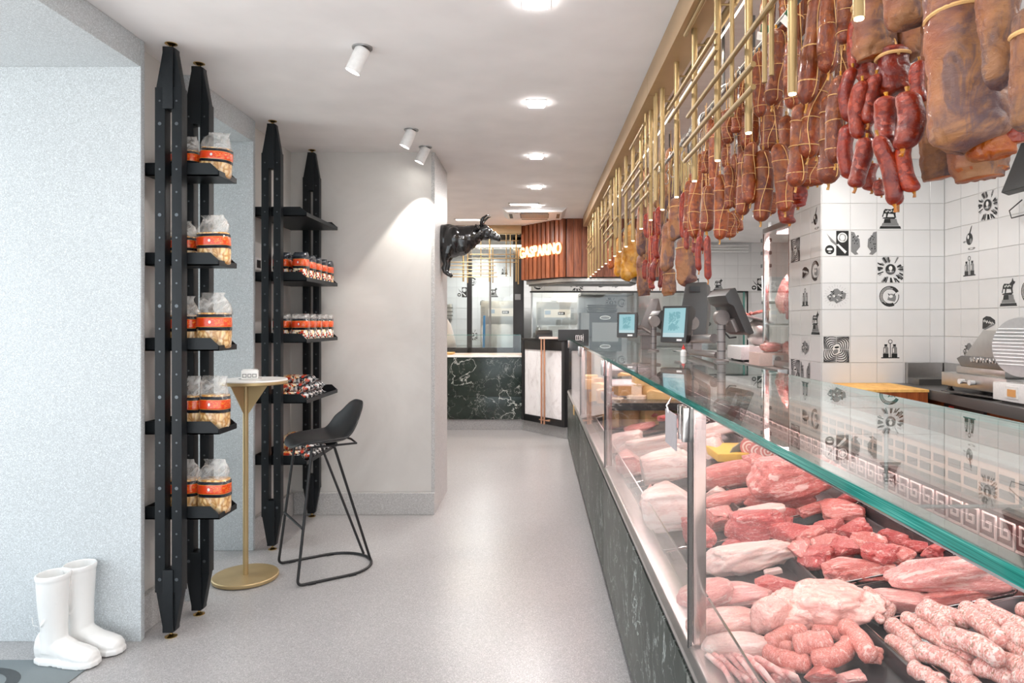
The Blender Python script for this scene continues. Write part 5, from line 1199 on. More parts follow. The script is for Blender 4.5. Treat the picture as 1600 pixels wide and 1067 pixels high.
# ------------------------------------------------------------------ sausages lying in the trays
SG = {}
def sausage_mesh(mat, bendk, asp, seed):
    key = (mat, bendk, asp, seed)
    if key in SG: return SG[key]
    n = 20; R_ = .5/asp; secs = []; N = 16; r = random.Random(seed)
    for i in range(n+1):
        u = math.sin(PI/2*(-1+2*i/n))*.999; 
        x = .5*u; y = bendk*(1-u*u)
        rr_ = R_*math.sqrt(max(0.004, 1-max(0, (abs(u)-(1-1/asp*1.0))/(1/asp*1.0))**2))*(1+.05*math.sin(7*u+seed))
        dy = -2*bendk*u/.5; L_ = math.hypot(1, dy); nx, ny = -dy/L_, 1/L_
        secs.append([(x+nx*rr_*math.cos(2*PI*k/N), y+ny*rr_*math.cos(2*PI*k/N), rr_*math.sin(2*PI*k/N)) for k in range(N)])
    me = MB().loft(secs).mesh('sausage', M[mat], 0, 0)
    for v in me.vertices: v.co += v.co*0+Vector((0, noise.noise(v.co*6+Vector((seed, 0, 0)))*.012, noise.noise(v.co*6+Vector((0, seed, 0)))*.012))
    smooth_mesh(me); SG[key] = me; return me
def lying(x0, y0, x1, y1, wpx, mat, label, group, bendk=.06, lift=0., seed=0):
    a = deck(x0, y0, .02+lift); b = deck(x1, y1, .02+lift); d = b-a; L_ = d.length; s_ = (a.y+b.y)/2/F; wd = wpx*s_*1.18
    asp = 4 if L_/wd < 5 else 6
    o = link('sausage', sausage_mesh(mat, round(bendk, 2), asp, seed % 3)); xa = d.normalized(); za = Vector((-.2, 0, 1)); ya = za.cross(xa).normalized(); za = xa.cross(ya)
    Rm = Matrix((xa, ya, za)).transposed().to_4x4(); o.matrix_world = Matrix.Translation((a+b)/2+Vector((0, 0, wd*.12)))@Rm@Matrix.Diagonal((L_, wd*asp, wd*asp, 1))
    return tag(o, label, 'sausage', group)
g = 'fat pink sausages in the near front tray'
for i, (x0, y0, x1, y1, w_, lb, lf, bk) in enumerate(((1200,1012,1262,988,22,'farthest, beneath the pale fillet',.012,.10),(1196,1022,1268,1040,26,'lowest and leftmost',.0,-.08),(1240,1014,1302,1006,28,'short one in the middle',.03,.03),(1268,1036,1328,1006,26,'curved, lower right',.01,-.12),(1318,980,1358,1030,26,'rightmost, pointing to the tray rim',.02,.04),(1268,990,1320,1000,20,'behind the middle one',.0,.1),(1215,1014,1240,1016,18,'small end peeping out in the gap',0,.02))):
    lying(x0, y0, x1, y1, w_, 'pinksausage', 'fat pink sausage, '+lb, g, bk, lf, i)
for i, (x0, y0, x1, y1) in enumerate(((1352,1012,1380,1020),(1350,1022,1380,1028),(1348,1032,1378,1034))): lying(x0, y0, x1, y1, 9, 'pinksausage', 'thin pink sausage end beside the black divider, %s' % ['top', 'middle', 'bottom'][i], 'thin sausage ends by the divider', .02, 0, i)
g = 'thin pale sausages in the small tray'
for i, (x0, y0, x1, y1, bk) in enumerate(((1340,925,1378,958,.03),(1350,922,1388,948,.05),(1350,950,1378,972,.03),(1378,972,1392,942,-.1))): lying(x0, y0, x1, y1, 12, 'herbsausage', 'thin pale sausage beside the pork slice, '+['left', 'upper', 'lower', 'hooked at right'][i], g, bk, .01*(i % 3), i)
g = 'herb-flecked sausages piled in the right tray'
HS = [(1388,978,1432,1018,24,0),(1386,1002,1428,1038,20,0),(1425,1045,1475,1072,24,0),(1430,1020,1512,1060,26,.015),(1432,980,1515,1040,24,.02),(1436,956,1480,988,24,.045),(1442,950,1520,975,24,.05),(1470,995,1562,1036,28,.06),(1505,960,1568,1010,26,.06),(1500,952,1560,985,22,.055),(1530,948,1600,985,24,.05),(1545,970,1605,995,24,.07),(1555,1000,1608,1030,26,.05),(1410,968,1450,990,20,.02),(1478,975,1510,985,20,.03),(1520,1045,1580,1072,26,.02),(1490,1062,1530,1085,24,0),(1560,1035,1612,1060,26,.04),(1575,985,1625,1015,26,.07),(1590,955,1640,985,24,.05),(1585,1060,1630,1080,28,.03),(1600,1030,1650,1050,26,.06),(1455,1068,1500,1095,24,0)]
pl = ['leftmost at the rim','second at the left rim','at the bottom rim','long, low in the front','long, second layer left','short at the upper left','upper left, with dark herbs','long on top in the middle','steep on top, right of middle','behind the steep one','at the back edge','back right under the top','right, pointing at the corner','half hidden at upper left','half hidden in the middle','low at the bottom right','lowest at the picture bottom','bottom right, second layer','right edge, second layer','back right corner','bottom right corner','right edge, lowest','at the very bottom left']
for i, (x0, y0, x1, y1, w_, lf) in enumerate(HS): lying(x0, y0, x1, y1, w_, 'herbsausage', 'fat herb-flecked sausage, '+pl[i], g, (.05, .08, -.04, .1)[i % 4], lf, i)
dv = tag(MB().box(.42, .78, 1.236, 1.249, deckz(.42), deckz(.78)+.02).build('tray_divider', TR, origin=(.6, 1.24, deckz(.6))), 'black divider bar between the nearest two front trays', 'divider')
def ordw(n):
    w_ = ['first','second','third','fourth','fifth','sixth','seventh','eighth','ninth','tenth','eleventh','twelfth','thirteenth','fourteenth','fifteenth','sixteenth','seventeenth','eighteenth','nineteenth','twentieth']
    return w_[n] if n < 20 else 'twenty-'+w_[n-20] if n < 40 else 'forty-'+w_[n-40]
# ------------------------------------------------------------------ ceiling rack of gold tubes
RK = thing('ceiling_rack', 'gold tube lattice hanging from a bronze beam over the counter', 'rack', (.6, .3, CEIL))
for (a, b) in ((.0, 3.35), (3.353, 5.9), (5.903, 7.95)):
    m = MB(); m.prism([(.545, CEIL-.001), (.545, 2.50), (.655, 2.50), (.655, 2.512), (.557, 2.512), (.557, CEIL-.001)], 'y', a, b); m.build('beam', M['beam'], RK)
y = 1.27; i = 0; cap_em = emit('tube_lamp_glow', (1, .88, .65), 7)
while y < 7.9:
    zb = (1.955 if i == 0 else 1.925) - (.03 if y > 4 else 0)
    o = MB().tube([(.60, y, zb), (.60, y, 2.52)], .011, 14).build('vertical_tube', M['tube'], RK)
    MB().tube([(.60, y, zb-.003), (.60, y, zb)], .0085, 12).build('tube_light', cap_em, o)
    MB().tube([(.60, y, 2.44), (.665, y, 2.44)], .004, 6).build('bracket', M['tube'], o)
    y += .33; i += 1
for y, zb, zt in ((2.03,2.0,2.62),(1.74,2.0,2.62),(1.69,2.0,2.62),(3.63,2.0,2.53),(3.36,1.98,2.55),(3.31,1.98,2.56),(4.95,2.0,2.5),(5.3,1.98,2.55),(5.36,1.98,2.5),(6.6,2.0,2.5),(6.95,1.98,2.5),(7.0,1.98,2.5)):
    MB().tube([(.582, y, zb), (.582, y, min(zt, 2.56))], .0065, 10).build('thin_tube', M['tube'], RK)
base = [(2.49,2.62,1.9),(2.31,2.95,2.16),(2.257,2.95,2.16),(2.165,2.58,1.5),(2.07,2.64,1.80),(2.01,2.64,1.80)]
rest = [(2.44,4.15,3.62),(2.27,4.5,3.72),(2.22,4.5,3.72),(2.13,4.18,3.42),(2.13,3.30,3.16),(2.05,4.1,3.45)]
hz = base+rest+[(z, a+1.62, b+1.62) for z, a, b in rest]+[(z, a+3.24, b+3.24) for z, a, b in rest[:4]]
hz += [(2.40,1.5,1.0),(2.25,1.35,1.0)]
for z, a, b in hz: MB().tube([(.572, min(a, 7.9), z), (.572, b, z)], .0078, 10).build('horizontal_tube', M['tube'], RK)
for k in range(12):
    a = .9+.6*k; MB().tube([(.685, a, 2.50), (.685, a+.46, 2.50)], .016, 12).build('lamp_tube', M['tube'], RK)
MB().box(.700, .705, .5, 7.6, 2.470, 2.475).build('light_strip', emit('warm_led_strip_glow', (1, .85, .62), 4), RK)
MB().box(.66, 1.45, .2, 7.9, CEIL-.02, CEIL-.001).build('ceiling_board', M['rackboard'], RK)
# steel hook rails
RAILX = (.74, .86, .98); RZ = 2.30
hr = thing('hook_rails', 'dark steel rails over the counter carrying the meat hooks', 'rails', (.86, .5, 2.3))
for x in RAILX:
    MB().tube([(x, .6, RZ), (x, 7.4, RZ)], .009, 8).build('rail', M['steel_dark'], hr)
    for y in (1.0, 2.7, 4.4, 6.1, 7.2): MB().tube([(x, y, RZ), (x, y, CEIL-.02)], .006, 6).build('hanger_rod', M['steel_dark'], hr)
hm = MB(); pts = [(0, .035*math.cos(a)+.0, .035*math.sin(a)-.005) for a in [PI*(1.05-1.15*k/10) for k in range(11)]]+[(0, .032*math.cos(a)+.0, -.075+.034*math.sin(a)) for a in [PI*(.40-1.20*k/10) for k in range(11)]]
hme = hm.tube(pts, [.0035]*20+[.002, .001], 6).mesh('meat_hook', M['chrome'], 0, 60)
k = 0
for x in RAILX:
    y = 1.1; kk = -1
    while y < 4.6:
        kk += 1
        o = link('meat_hook', hme, None, (x, y, RZ-.012)); o.rotation_euler = (0, 0, random.uniform(-.8, .8)); k += 1
        tag(o, 'steel double-ended hook on the %s rail, %s from the camera' % ({.74: 'front', .86: 'middle', .98: 'rear'}[x], ordw(kk)), 'hook', 'steel meat hooks on the rails'); y += .16+random.uniform(0, .03)

# ------------------------------------------------------------------ hanging meats
HM = {}
def casing_mesh(kind, seed):
    key = (kind, seed)
    if key in HM: return HM[key]
    r = random.Random(seed*11+len(kind)); n = 22; N = 18
    L_, R_ = {'salami': (.24, .0265), 'chorizo': (.15, .0185)}[kind]
    cx_ = [0]*(n+1); secs = []; ba = r.uniform(0, 6.28); bk = r.uniform(.004, .012) if kind == 'salami' else r.uniform(.008, .02)
    for i in range(n+1):
        u = .5-.5*math.cos(PI*i/n); z = -L_*u; e = min(u*L_, (1-u)*L_); rr_ = R_*(math.sqrt(max(0, 1-max(0, 1-e/(R_*1.1))**2)) if e > 0 else 0)
        rr_ = max(rr_, R_*.10)*(1+.05*math.sin(5*u+seed)+(.05*u if kind == 'salami' else 0)); b = bk*math.sin(PI*u)
        secs.append([(b*math.cos(ba)+rr_*math.cos(2*PI*k/N), b*math.sin(ba)+rr_*math.sin(2*PI*k/N), z) for k in range(N)])
    me = MB().loft(secs).mesh(kind, M['salami' if kind == 'salami' else 'chorizo'], 0, 0); of = Vector((seed, seed*2, 0))
    displace(me, lambda c, nn: c+nn*(.0028*noise.noise(c*26+of)+.0012*noise.noise(c*70+of))); smooth_mesh(me)
    knot2 = MB().tube([(0, 0, .012), (.001, 0, .002), (0, 0, -.003)], [.004, .003, .006], 7).mesh('tied_top', M['ham_pale'], 0, 50)
    knot = MB().tube([(0, 0, -L_+.003), (.002, .001, -L_-.006), (.0, .002, -L_-.016)], [.005, .003, .004], 7).mesh('knotted_end', M['ham_pale'], 0, 50)
    tw = MB()
    if kind == 'salami':
        for q in (.22, .55, .84):
            zz = -L_*(q+r.uniform(-.04, .04)); b = bk*math.sin(PI*q); ti = r.uniform(-.25, .25)
            tw.tube([(b*math.cos(ba)+R_*1.07*math.cos(a), b*math.sin(ba)+R_*1.07*math.sin(a), zz+ti*R_*math.cos(a+q*3)) for a in [2*PI*j/14 for j in range(15)]], .0014, 4)
        for a in (-PI/2+.1+r.uniform(-.5, .5), PI/2):
            pp = []
            for j in range(15):
                u = j/14; e = min(u*L_, (1-u)*L_); rr_ = R_*math.sqrt(max(.02, 1-max(0, 1-e/(R_*1.1))**2))*(1.09+.03*math.sin(9*u)); b = bk*math.sin(PI*u); aa = a+.35*math.sin(2*u*PI+seed)
                pp.append((b*math.cos(ba)+rr_*math.cos(aa), b*math.sin(ba)+rr_*math.sin(aa), -L_*u))
            tw.tube(pp, .0014, 4)
    
    HM[key] = (me, (knot, knot2), tw.mesh('twine', M['twine'], 0, 60) if tw.v else None, L_, R_*2); return HM[key]
THREAD = MB().tube([(0, 0, 0), (0, 0, 1)], .0012, 4).mesh('hanging_thread', M['twine'], 0, 60)
cnt = {'salami': 0, 'chorizo': 0}
def hang(kind, x0, y0, x1, y1, wpx, X=None, dep=0, label=None, group=None):
    xm = (x0+x1)/2; X = X if X is not None else .72; X += dep
    Y = X*F/(xm-CX); me, kn, tw, L_, D_ = casing_mesh(kind, cnt[kind] % 7); cnt[kind] += 1
    a = at(x0, y0, Y); b = at(x1, y1, Y); ln = (b-a).length; wd = wpx*Y/F
    o = link(kind, me, None, tuple(a)); zz = (a-b).normalized(); xa = Vector((0, 1, 0)).cross(zz).normalized(); ya = zz.cross(xa)
    Rm = Matrix((xa, ya, zz)).transposed().to_4x4()@Matrix.Rotation(random.uniform(-.4, .4), 4, 'Z')
    o.matrix_world = Matrix.Translation(a)@Rm@Matrix.Diagonal((wd/D_, wd/D_, ln/L_, 1))
    if tw: link('twine', tw, o)
    link('knotted_end', kn[0], o); link('tied_top', kn[1], o)
    if a.z < RZ-.04 and (Y > 2.4 or kind == 'salami'):
        t_ = link('hanging_thread', THREAD, o); t_.scale = (D_/wd, D_/wd, (RZ-a.z)/(ln/L_))
    nm = {'salami': 'salami', 'chorizo': 'sausage'}[kind]
    return tag(o, label, nm, group)
SAL = [(1212,45,1206,166,27,0),(1186,80,1189,183,19,0),(1245,-15,1241,168,24,.10),(1258,-10,1252,128,18,.16),(1284,-35,1260,163,29,0),(1300,-40,1294,115,28,.02),(1320,-50,1320,70,27,-.01),(1291,112,1262,248,30,.04),(1252,162,1243,292,29,.0),(1299,146,1294,287,33,.03),(1313,118,1305,256,27,-.02),(1199,165,1199,237,26,.10),(1228,180,1222,296,22,.06),(1192,234,1188,347,26,.02),(1215,224,1226,332,25,.03),(1265,240,1262,292,27,.14),(1175,222,1172,319,21,-.01),(1230,205,1227,292,22,.14),(1164,236,1160,337,20,-.02),(1168,165,1168,230,20,.05),(1150,160,1150,208,15,0),(1139,170,1139,225,18,.0),(1159,200,1158,255,14,.04),(1137,258,1138,327,14,0),(1148,240,1149,326,13,.03),(1137,224,1136,262,14,.08),(1118,190,1117,296,15,.0),(1110,190,1107,272,13,.05),(1102,235,1101,271,12,-.02),(1125,272,1124,375,21,-.01),(1107,290,1103,362,20,.0),(1104,262,1101,300,12,.05),(1090,280,1086,373,19,0),(1076,282,1072,362,12,.0),(1151,328,1152,362,20,.10),(1139,332,1140,372,18,.06),(1205,300,1204,335,16,.12),(1275,250,1277,290,22,.16),(1240,60,1238,170,22,.02),(1205,-20,1200,60,22,.06),(1228,-30,1228,50,24,.10),(1180,150,1178,230,20,.08),(1192,140,1190,190,20,.14),(1158,120,1156,200,18,.06),(1270,150,1275,245,24,.12),(1320,60,1318,135,26,.12),(1336,-60,1334,40,28,.05),(1128,175,1127,240,14,.08),(1112,175,1112,225,12,.02),(1096,240,1094,290,12,.06),(1082,270,1080,320,12,.05),(1215,150,1214,225,22,.14),(1250,40,1248,160,20,.18)]
rowname = lambda d: 'front' if d < .03 else ('middle' if d < .09 else 'rear')
SAL2 = sorted(SAL, key=lambda s: (rowname(s[5]), s[0]))
cn_ = {}
for s_ in SAL2:
    rn = rowname(s_[5]); cn_[rn] = cn_.get(rn, 0)+1
    hang('salami', s_[0], s_[1], s_[2], s_[3], s_[4], None, s_[5], 'string-tied brown-red salami, %s from the left in the %s hanging row' % (ordw(cn_[rn]-1), rn), 'string-tied salami hanging over the counter')
RED = [(1335,30,1336,109,18,.0),(1332,106,1331,191,22,-.01),(1347,126,1343,217,24,-.02),(1369,116,1356,194,24,.0),(1326,193,1329,280,25,-.01),(1354,215,1336,293,27,-.03),(1371,212,1397,320,27,-.03),(1393,218,1403,320,21,.02),(1412,224,1428,300,25,.0),(1384,150,1384,222,33,-.02),(1417,143,1410,234,38,-.02),(1353,90,1358,129,25,.06),(1436,94,1440,160,22,.05),(1444,148,1446,190,14,.1),(1362,255,1362,298,24,.05),(1374,280,1377,306,15,.04),(1362,184,1362,222,22,.06),(1400,150,1402,215,22,.10),(1340,265,1345,290,20,.06),(1380,60,1385,150,26,.06),(1428,120,1430,190,18,.10),(1246,288,1246,324,24,.12),(1233,318,1233,350,24,.08)]
RSM = [(1094,368,1092,423,10,.0),(1105,368,1106,437,11,.0),(1100,350,1098,392,10,.02),(1015,316,1015,374,8,0),(1029,323,1029,368,9,-.01),(1018,368,1018,412,10,0),(1027,365,1027,405,10,-.01),(1015,410,1013,442,9,0),(1028,403,1021,440,10,-.01),(1009,405,1008,437,8,.01),(1011,333,1012,372,8,.01),(1033,415,1031,450,9,.02),(1018,432,1019,452,10,0),(1068,300,1067,372,9,.02),(1076,350,1073,390,9,.0),(1084,352,1084,395,9,.01),(1022,330,1022,372,8,.03)]
for grp, lst, nm in (('red sausages in the bunch before the cured hams', RED, 'in the large red bunch'), ('thin red sausages hanging over the till screens', RSM, 'in the far small bunches')):
    for i, s_ in enumerate(sorted(lst, key=lambda q: q[0])):
        hang('chorizo', s_[0], s_[1], s_[2], s_[3], s_[4], None, s_[5], 'glossy dark red sausage, %s from the left %s' % (ordw(i), nm), grp)
# cured hams
def ham(x0, y0, x1, y1, w0, w1, label, mat='ham', dep=0, cut=False, ropes=1, seed=0, X=.74, fl=.85, cut_mat='ham_cut'):
    xm = (x0+x1)/2; Xw = X+dep; Y = Xw*F/(xm-CX); a = at(x0, y0, Y); b = at(x1, y1, Y); s_ = Y/F; n = 18; N = 32; secs = []; d = b-a
    for i in range(n+1):
        u = i/n; c = a+d*u; w_ = (w0+(w1-w0)*u**.8)*s_/2; e = min(u, 1-u); 
        k = math.sqrt(max(.0, 1-max(0, 1-e/.13)**2)); k = max(k, .12 if u < .5 else (.80 if cut else .10))
        secs.append([(c.x-a.x+w_*k*math.copysign(abs(math.cos(q))**.85, math.cos(q)), c.y-a.y+w_*k*fl*math.sin(q), c.z-a.z+(.12*w_*math.cos(q) if u > .9 else 0)) for q in [2*PI*j/N for j in range(N)]])
    me = MB().loft(secs).mesh('cured_ham', M[mat], 0, 0)
    bm = bmesh.new(); bm.from_mesh(me); bmesh.ops.subdivide_edges(bm, edges=bm.edges, cuts=1, use_grid_fill=True, smooth=.3); bm.to_mesh(me); bm.free()
    of = Vector((seed*5, seed, 0)); W_ = max(w0, w1)*s_
    displace(me, lambda c, nn: c+nn*W_*(.07*noise.noise(c/W_*1.3+of)+.03*noise.noise(c/W_*4+of)-.05*max(0, .1-abs(noise.noise(c/W_*2.2+of)))*8+.014*noise.noise(c/W_*14+of)))
    me.materials.append(M[cut_mat])
    if cut:
        zl = min(v.co.z for v in me.vertices)
        for p in me.polygons:
            if p.normal.z < -.72 and p.center.z < zl+abs(d.z)*.16: p.material_index = 1
    smooth_mesh(me); o = link('cured_ham', me, None, tuple(a))
    for k in range(ropes):
        u = .22+.45*k; c = a+d*u-a; w_ = (w0+(w1-w0)*u**.8)*s_/2*1.03
        MB().tube([(c.x+w_*math.cos(q), c.y+w_*fl*math.sin(q), c.z+.06*w_*math.sin(q*2)+.15*w_*math.cos(q)) for q in [2*PI*j/28 for j in range(29)]], .0032*min(1, Y/1.2+.1)*(1.2 if Y < 1.5 else .8), 6).build('rope_loop', M['twine'], o, local=True)
    MB().tube([(0, -w0*s_/2*fl*1.0, -.03), (0, -w0*s_*.2, .0), (0, 0, .02), (0, 0, .10)], .003 if Y < 1.5 else .0018, 6).build('rope_loop', M['twine'], o, local=True)
    if Y > 2.2 and a.z < RZ-.04: MB().tube([(0, 0, 0), (0, 0, RZ-a.z)], .0014, 4).build('hanging_thread', M['twine'], o, local=True)
    return tag(o, label, 'cured ham')
ham(1366,-20,1368,92,62,68,'dark cured ham with a flat red cut face above the red sausages', seed=1, cut=True)
ham(1418,-80,1416,47,72,68,'greyish cured ham with a wrinkled orange lower end at the top edge', seed=2, X=.72)
ham(1428,25,1425,98,56,50,'mottled dark ham end below the wrinkled grey ham', seed=3, dep=.08)
ham(1394,70,1398,150,46,52,'dark red netted cured neck among the red sausages', mat='chorizo', seed=4, dep=.03)
ham(1500,-40,1512,236,92,124,'largest mottled cured ham, roped, hanging nearest the camera', seed=5, X=.74, ropes=1)
ham(1466,60,1470,278,50,60,'long tan cured ham piece behind the left of the largest ham', seed=6, dep=.09, cut=True)
ham(1528,150,1530,280,80,84,'squarish cured ham end showing beneath the largest ham', seed=7, dep=.09, cut=True)
ham(1545,180,1550,248,60,70,'red cut ham face under the right of the largest ham', mat='ham_cut', seed=8, dep=.05)
ham(1552,-80,1566,138,74,52,'dark pointed cured ham right of the largest ham', seed=9, X=.72)
ham(1604,10,1606,205,40,52,'cured ham at the right edge of the picture', seed=10, X=.72)
ham(1584,120,1582,225,44,50,'reddish ham with cut end between the two right hams', mat='chorizo', seed=11, dep=.08, cut=True)
ham(1462,-10,1460,95,34,40,'small purplish ham left of the largest ham top', seed=12, dep=.03)
ham(1003,318,1003,400,15,18,'thin brown cured cut left of the small red bunch', seed=13, ropes=0)
ham(1005,396,1006,462,20,23,'brown ham block hanging lowest left of the small red bunch', seed=14, dep=.02, cut=True)
ham(1045,345,1042,424,18,22,'long brown cured cut right of the small red bunch', seed=15, ropes=0)
ham(1046,418,1045,462,18,23,'brown ham block hanging lowest right of the small red bunch', seed=16, dep=.02, cut=True)
ham(1058,308,1055,377,22,24,'tan smoked ham above the streaky bacon slab', seed=17, ropes=1)
ham(1072,370,1072,446,30,34,'streaky purplish bacon slab hanging behind the till screens', seed=18, dep=.02, fl=.5)
ham(1034,300,1034,400,12,16,'dark thin cured cut behind the small red bunch', seed=19, dep=.1, ropes=0)
ham(1048,230,1046,330,16,18,'shadowed brown cured cut under the straw bundles', seed=20, dep=.06, ropes=0)
ham(1062,215,1062,310,14,16,'dark cured cut hanging behind the gold tubes', seed=21, dep=.06, ropes=0)
ham(1010,260,1008,330,12,14,'small brown cured cut behind the thin gold tubes', seed=22, dep=.04, ropes=0)
ham(1030,255,1028,325,12,14,'brown cured cut between two wide gold tubes', seed=23, dep=.04, ropes=0)
ham(984,350,985,438,14,32,'golden ham with an orange cut face, nearer of two', mat='ham_pale', seed=24, fl=.7)
ham(966,372,967,431,9,17,'golden ham hanging behind the nearer golden ham', mat='ham_pale', seed=25, fl=.7)
ham(954,385,955,420,8,11,'small reddish ham, farthest on the rack', mat='ham_cut', seed=26)
for i, (x, y0, y1) in enumerate(((1040,240,300),(1056,225,300),(1066,230,290),(1034,255,300),(1074,240,300))):
    Y = .78*F/(x-CX); m = MB(); a = at(x, y0, Y); b = at(x, y1, Y); rnd = random.Random(i)
    for k in range(14):
        p = Vector((rnd.uniform(-.03, .03), rnd.uniform(-.03, .03), 0)); m.tube([a+p*.3, a.lerp(b, .5)+p*1.0, b+p*1.4+Vector((0, 0, rnd.uniform(-.03, .03)))], .0016, 4)
    o = tag(m.build('straw_bundle', M['hay'], origin=tuple(a)), 'dry straw tie bundle, %s among the hanging cured cuts' % ordw(i), 'straw bundle', 'straw bundles on the rack'); o['kind'] = 'thing'
# tags on the salami
for i, (x, y, rz) in enumerate(((1222, 48, .3), (1185, 68, -.2))):
    Y = .72*F/(x-CX); p = at(x, y, Y)-Vector((0, .05, 0)); o = thing('paper_tag', ['white and green paper tag on the salami beside the wide gold tube', 'small white and green paper tag behind the thin gold tubes'][i], 'tag', tuple(p))
    MB().obox((0, 0, 0), (.045, .0012, .026), (0, .35+rz, .2)).build('tag_card', M['paper_print'], o, local=True)
    MB().obox((.008, .001, .026), (.036, .0012, .026), (0, .35+rz, .2)).build('tag_green', plain('green_card', (.03, .10, .05), .5), o, local=True)
    MB().obox((.006, -.0015, .0), (.014, .0012, .010), (0, .35+rz, .2)).build('tag_print', M['ink'], o, local=True)
# ------------------------------------------------------------------ screens on poles
def pole_stand(px, Y, ztop, label, r=.0185):
    p = at(px, 0, Y); o = thing('screen_pole', label, 'pole', (p.x, Y, 1.214)); x = p.x
    MB().lathe([(.001, 0), (.034, 0), (.034, .006), (r, .012), (r, ztop-1.214), (.001, ztop-1.214)], (x, Y, 1.214), 20).build('pole', M['pos_pole'], o)
    for z in (1.26, 1.30, ztop-.03): MB().tube([(x, Y, z), (x, Y, z+.003)], r+.0012, 18).build('collar', M['black_plastic'], o)
    return o, Vector((x, Y, ztop))
def monitor(parent, c, w_, h_, th, yaw, pitch, lit=True, nm='monitor', nub=True):
    e = bpy.data.objects.new(nm, None); C.objects.link(e); 
    if parent is not None: e.parent = parent; e.location = Vector(c)-wpos(parent)
    else: e.location = c
    e.rotation_euler = (pitch, 0, yaw)
    # faces local -y
    m = MB().prism([(-th*.25, -h_/2), (-th*.25, h_/2), (th*.2, h_/2+.004), (th*.9, h_/2-.012), (th*.9, h_/2-.05), (th*.55, h_/2-.07), (th*.5, -h_/2+.02), (th*.2, -h_/2)], 'x', -w_/2, w_/2)
    m.build('monitor_body', M['pos_body'], e, local=True, bevel=.006)
    if lit:
        s_ = MB().box(-w_/2+.014, w_/2-.014, -th*.25-.0015, -th*.25-.0003, -h_/2+.028, h_/2-.012).build('screen', SCR, e, local=True)
        MB().box(w_/2-.055, w_/2-.025, -th*.25-.002, -th*.25-.0005, -h_/2+.008, -h_/2+.018).build('label_plate', M['paper_print'], e, local=True)
    return e
def f_scr(t):
    v = t.coord('Generated'); sp = t.add('ShaderNodeSeparateXYZ'); t.link(v, sp.inputs[0]); n = t.noise(v, 6, 4, .6, 1.5)
    c = t.mix(t.val(n, .5, .53), (.17, .42, .47), (.32, .62, .66)); dx = t.math('ABSOLUTE', t.math('SUBTRACT', sp.outputs[0], .5)); dz = t.math('ABSOLUTE', t.math('SUBTRACT', sp.outputs[2], .55))
    inb = t.math('MULTIPLY', t.val(dx, .26, .27, 1, 0), t.val(dz, .32, .33, 1, 0)); c = t.mix(inb, (.34, .62, .68), c)
    c = t.mix(t.val(sp.outputs[2], .14, .15, 1, 0), c, (.55, .72, .76)); t.color((.02, .03, .03)).set(Roughness=.15, Emission_Strength=.5); t.link(c, t.b.inputs['Emission Color'])
SCR = nmat('blue_green_screen', f_scr)
# nearest pole (right): operator screen seen from behind
o, tp = pole_stand(1127, 3.03, 1.385, 'nearest screen pole at the right of the tall grey terminal')
jt = MB().lathe([(.001, -.014), (.034, -.014), (.034, .014), (.001, .014)], (0, 0, 0), 20).build('joint', M['pos_pole'], o, local=True); jt.rotation_euler = (PI/2, 0, .2); jt.location = Vector((tp.x-.005, tp.y-.02, tp.z+.025))-wpos(o)
e = monitor(None, (tp.x+.05, 3.03, 1.435), .19, .215, .05, math.radians(100), math.radians(-24), False, 'back_facing_monitor'); tag(e, 'black monitor seen from behind, tilted on the nearest pole', 'monitor')
MB().box(-.05, .05, .02, .045, -.08, -.02).build('cable_box', M['pos_pole'], e, local=True, bevel=.004)
MB().tube([(.0, .05, -.02), (.01, .07, -.06), (0, .06, -.10), (.0, .03, -.11)], .004, 6).build('cable', M['black_plastic'], e, local=True)
# middle pole: customer screen, tall terminal
o2, tp2 = pole_stand(1077, 3.70, 1.345, 'middle screen pole under the blue-lit customer screen')
jt = MB().lathe([(.001, -.014), (.036, -.014), (.036, .014), (.001, .014)], (0, 0, 0), 20).build('joint', M['pos_pole'], o2, local=True); jt.rotation_euler = (PI/2, 0, .2); jt.location = Vector((tp2.x+.01, tp2.y-.02, tp2.z+.04))-wpos(o2)
e = monitor(None, tuple(at(1056, 507, 3.62)), .155, .195, .07, math.radians(-42), math.radians(-8), True, 'customer_screen'); tag(e, 'blue-lit customer screen on the middle pole', 'monitor')
tt = thing('tall_terminal', 'tall grey terminal seen from behind, leaning above the middle pole', 'terminal', tuple(at(1084, 488, 4.05)))
for a in (0,):
    m = MB(); m.loft([[(-.09,-.03,-.16), (.055,-.05,-.16), (.09,.05,-.16), (-.06,.07,-.16)], [(-.085,-.03,.0), (.07,-.05,.0), (.115,.05,.0), (-.05,.07,.0)], [(-.055,-.02,.16), (.07,-.03,.165), (.105,.02,.15), (-.04,.04,.15)], [(-.052,-.018,.175), (.068,-.028,.18), (.09,.01,.17), (-.04,.02,.17)]])
    m.build('terminal_body', plain('grey_plastic_housing', (.055, .052, .05), .3), tt, local=True, bevel=.008)
MB().obox((.0, -.034, .135), (.06, .006, .035), (.1, 0, -.1)).build('handle_recess', M['black_plastic'], tt, local=True, bevel=.003)
MB().box(-.10, .10, -.06, .08, -.175, -.16).build('terminal_foot', M['pos_pole'], tt, local=True, bevel=.004); MB().box(-.04, .04, -.03, .04, 1.2145-tt.location.z, -.176).build('terminal_neck', M['pos_pole'], tt, local=True)
ar = thing('cross_arm', 'horizontal taupe arm joining the middle and nearest screen poles', 'arm', tuple(at(1100, 530, 3.4)))
MB().tube([at(1083, 530, 3.62), at(1116, 529, 3.12)], .022, 14).build('upper_arm', M['pos_pole'], ar); MB().tube([at(1077, 549, 3.68), at(1121, 555, 3.08)], .015, 12).build('lower_arm', M['pos_pole'], ar)
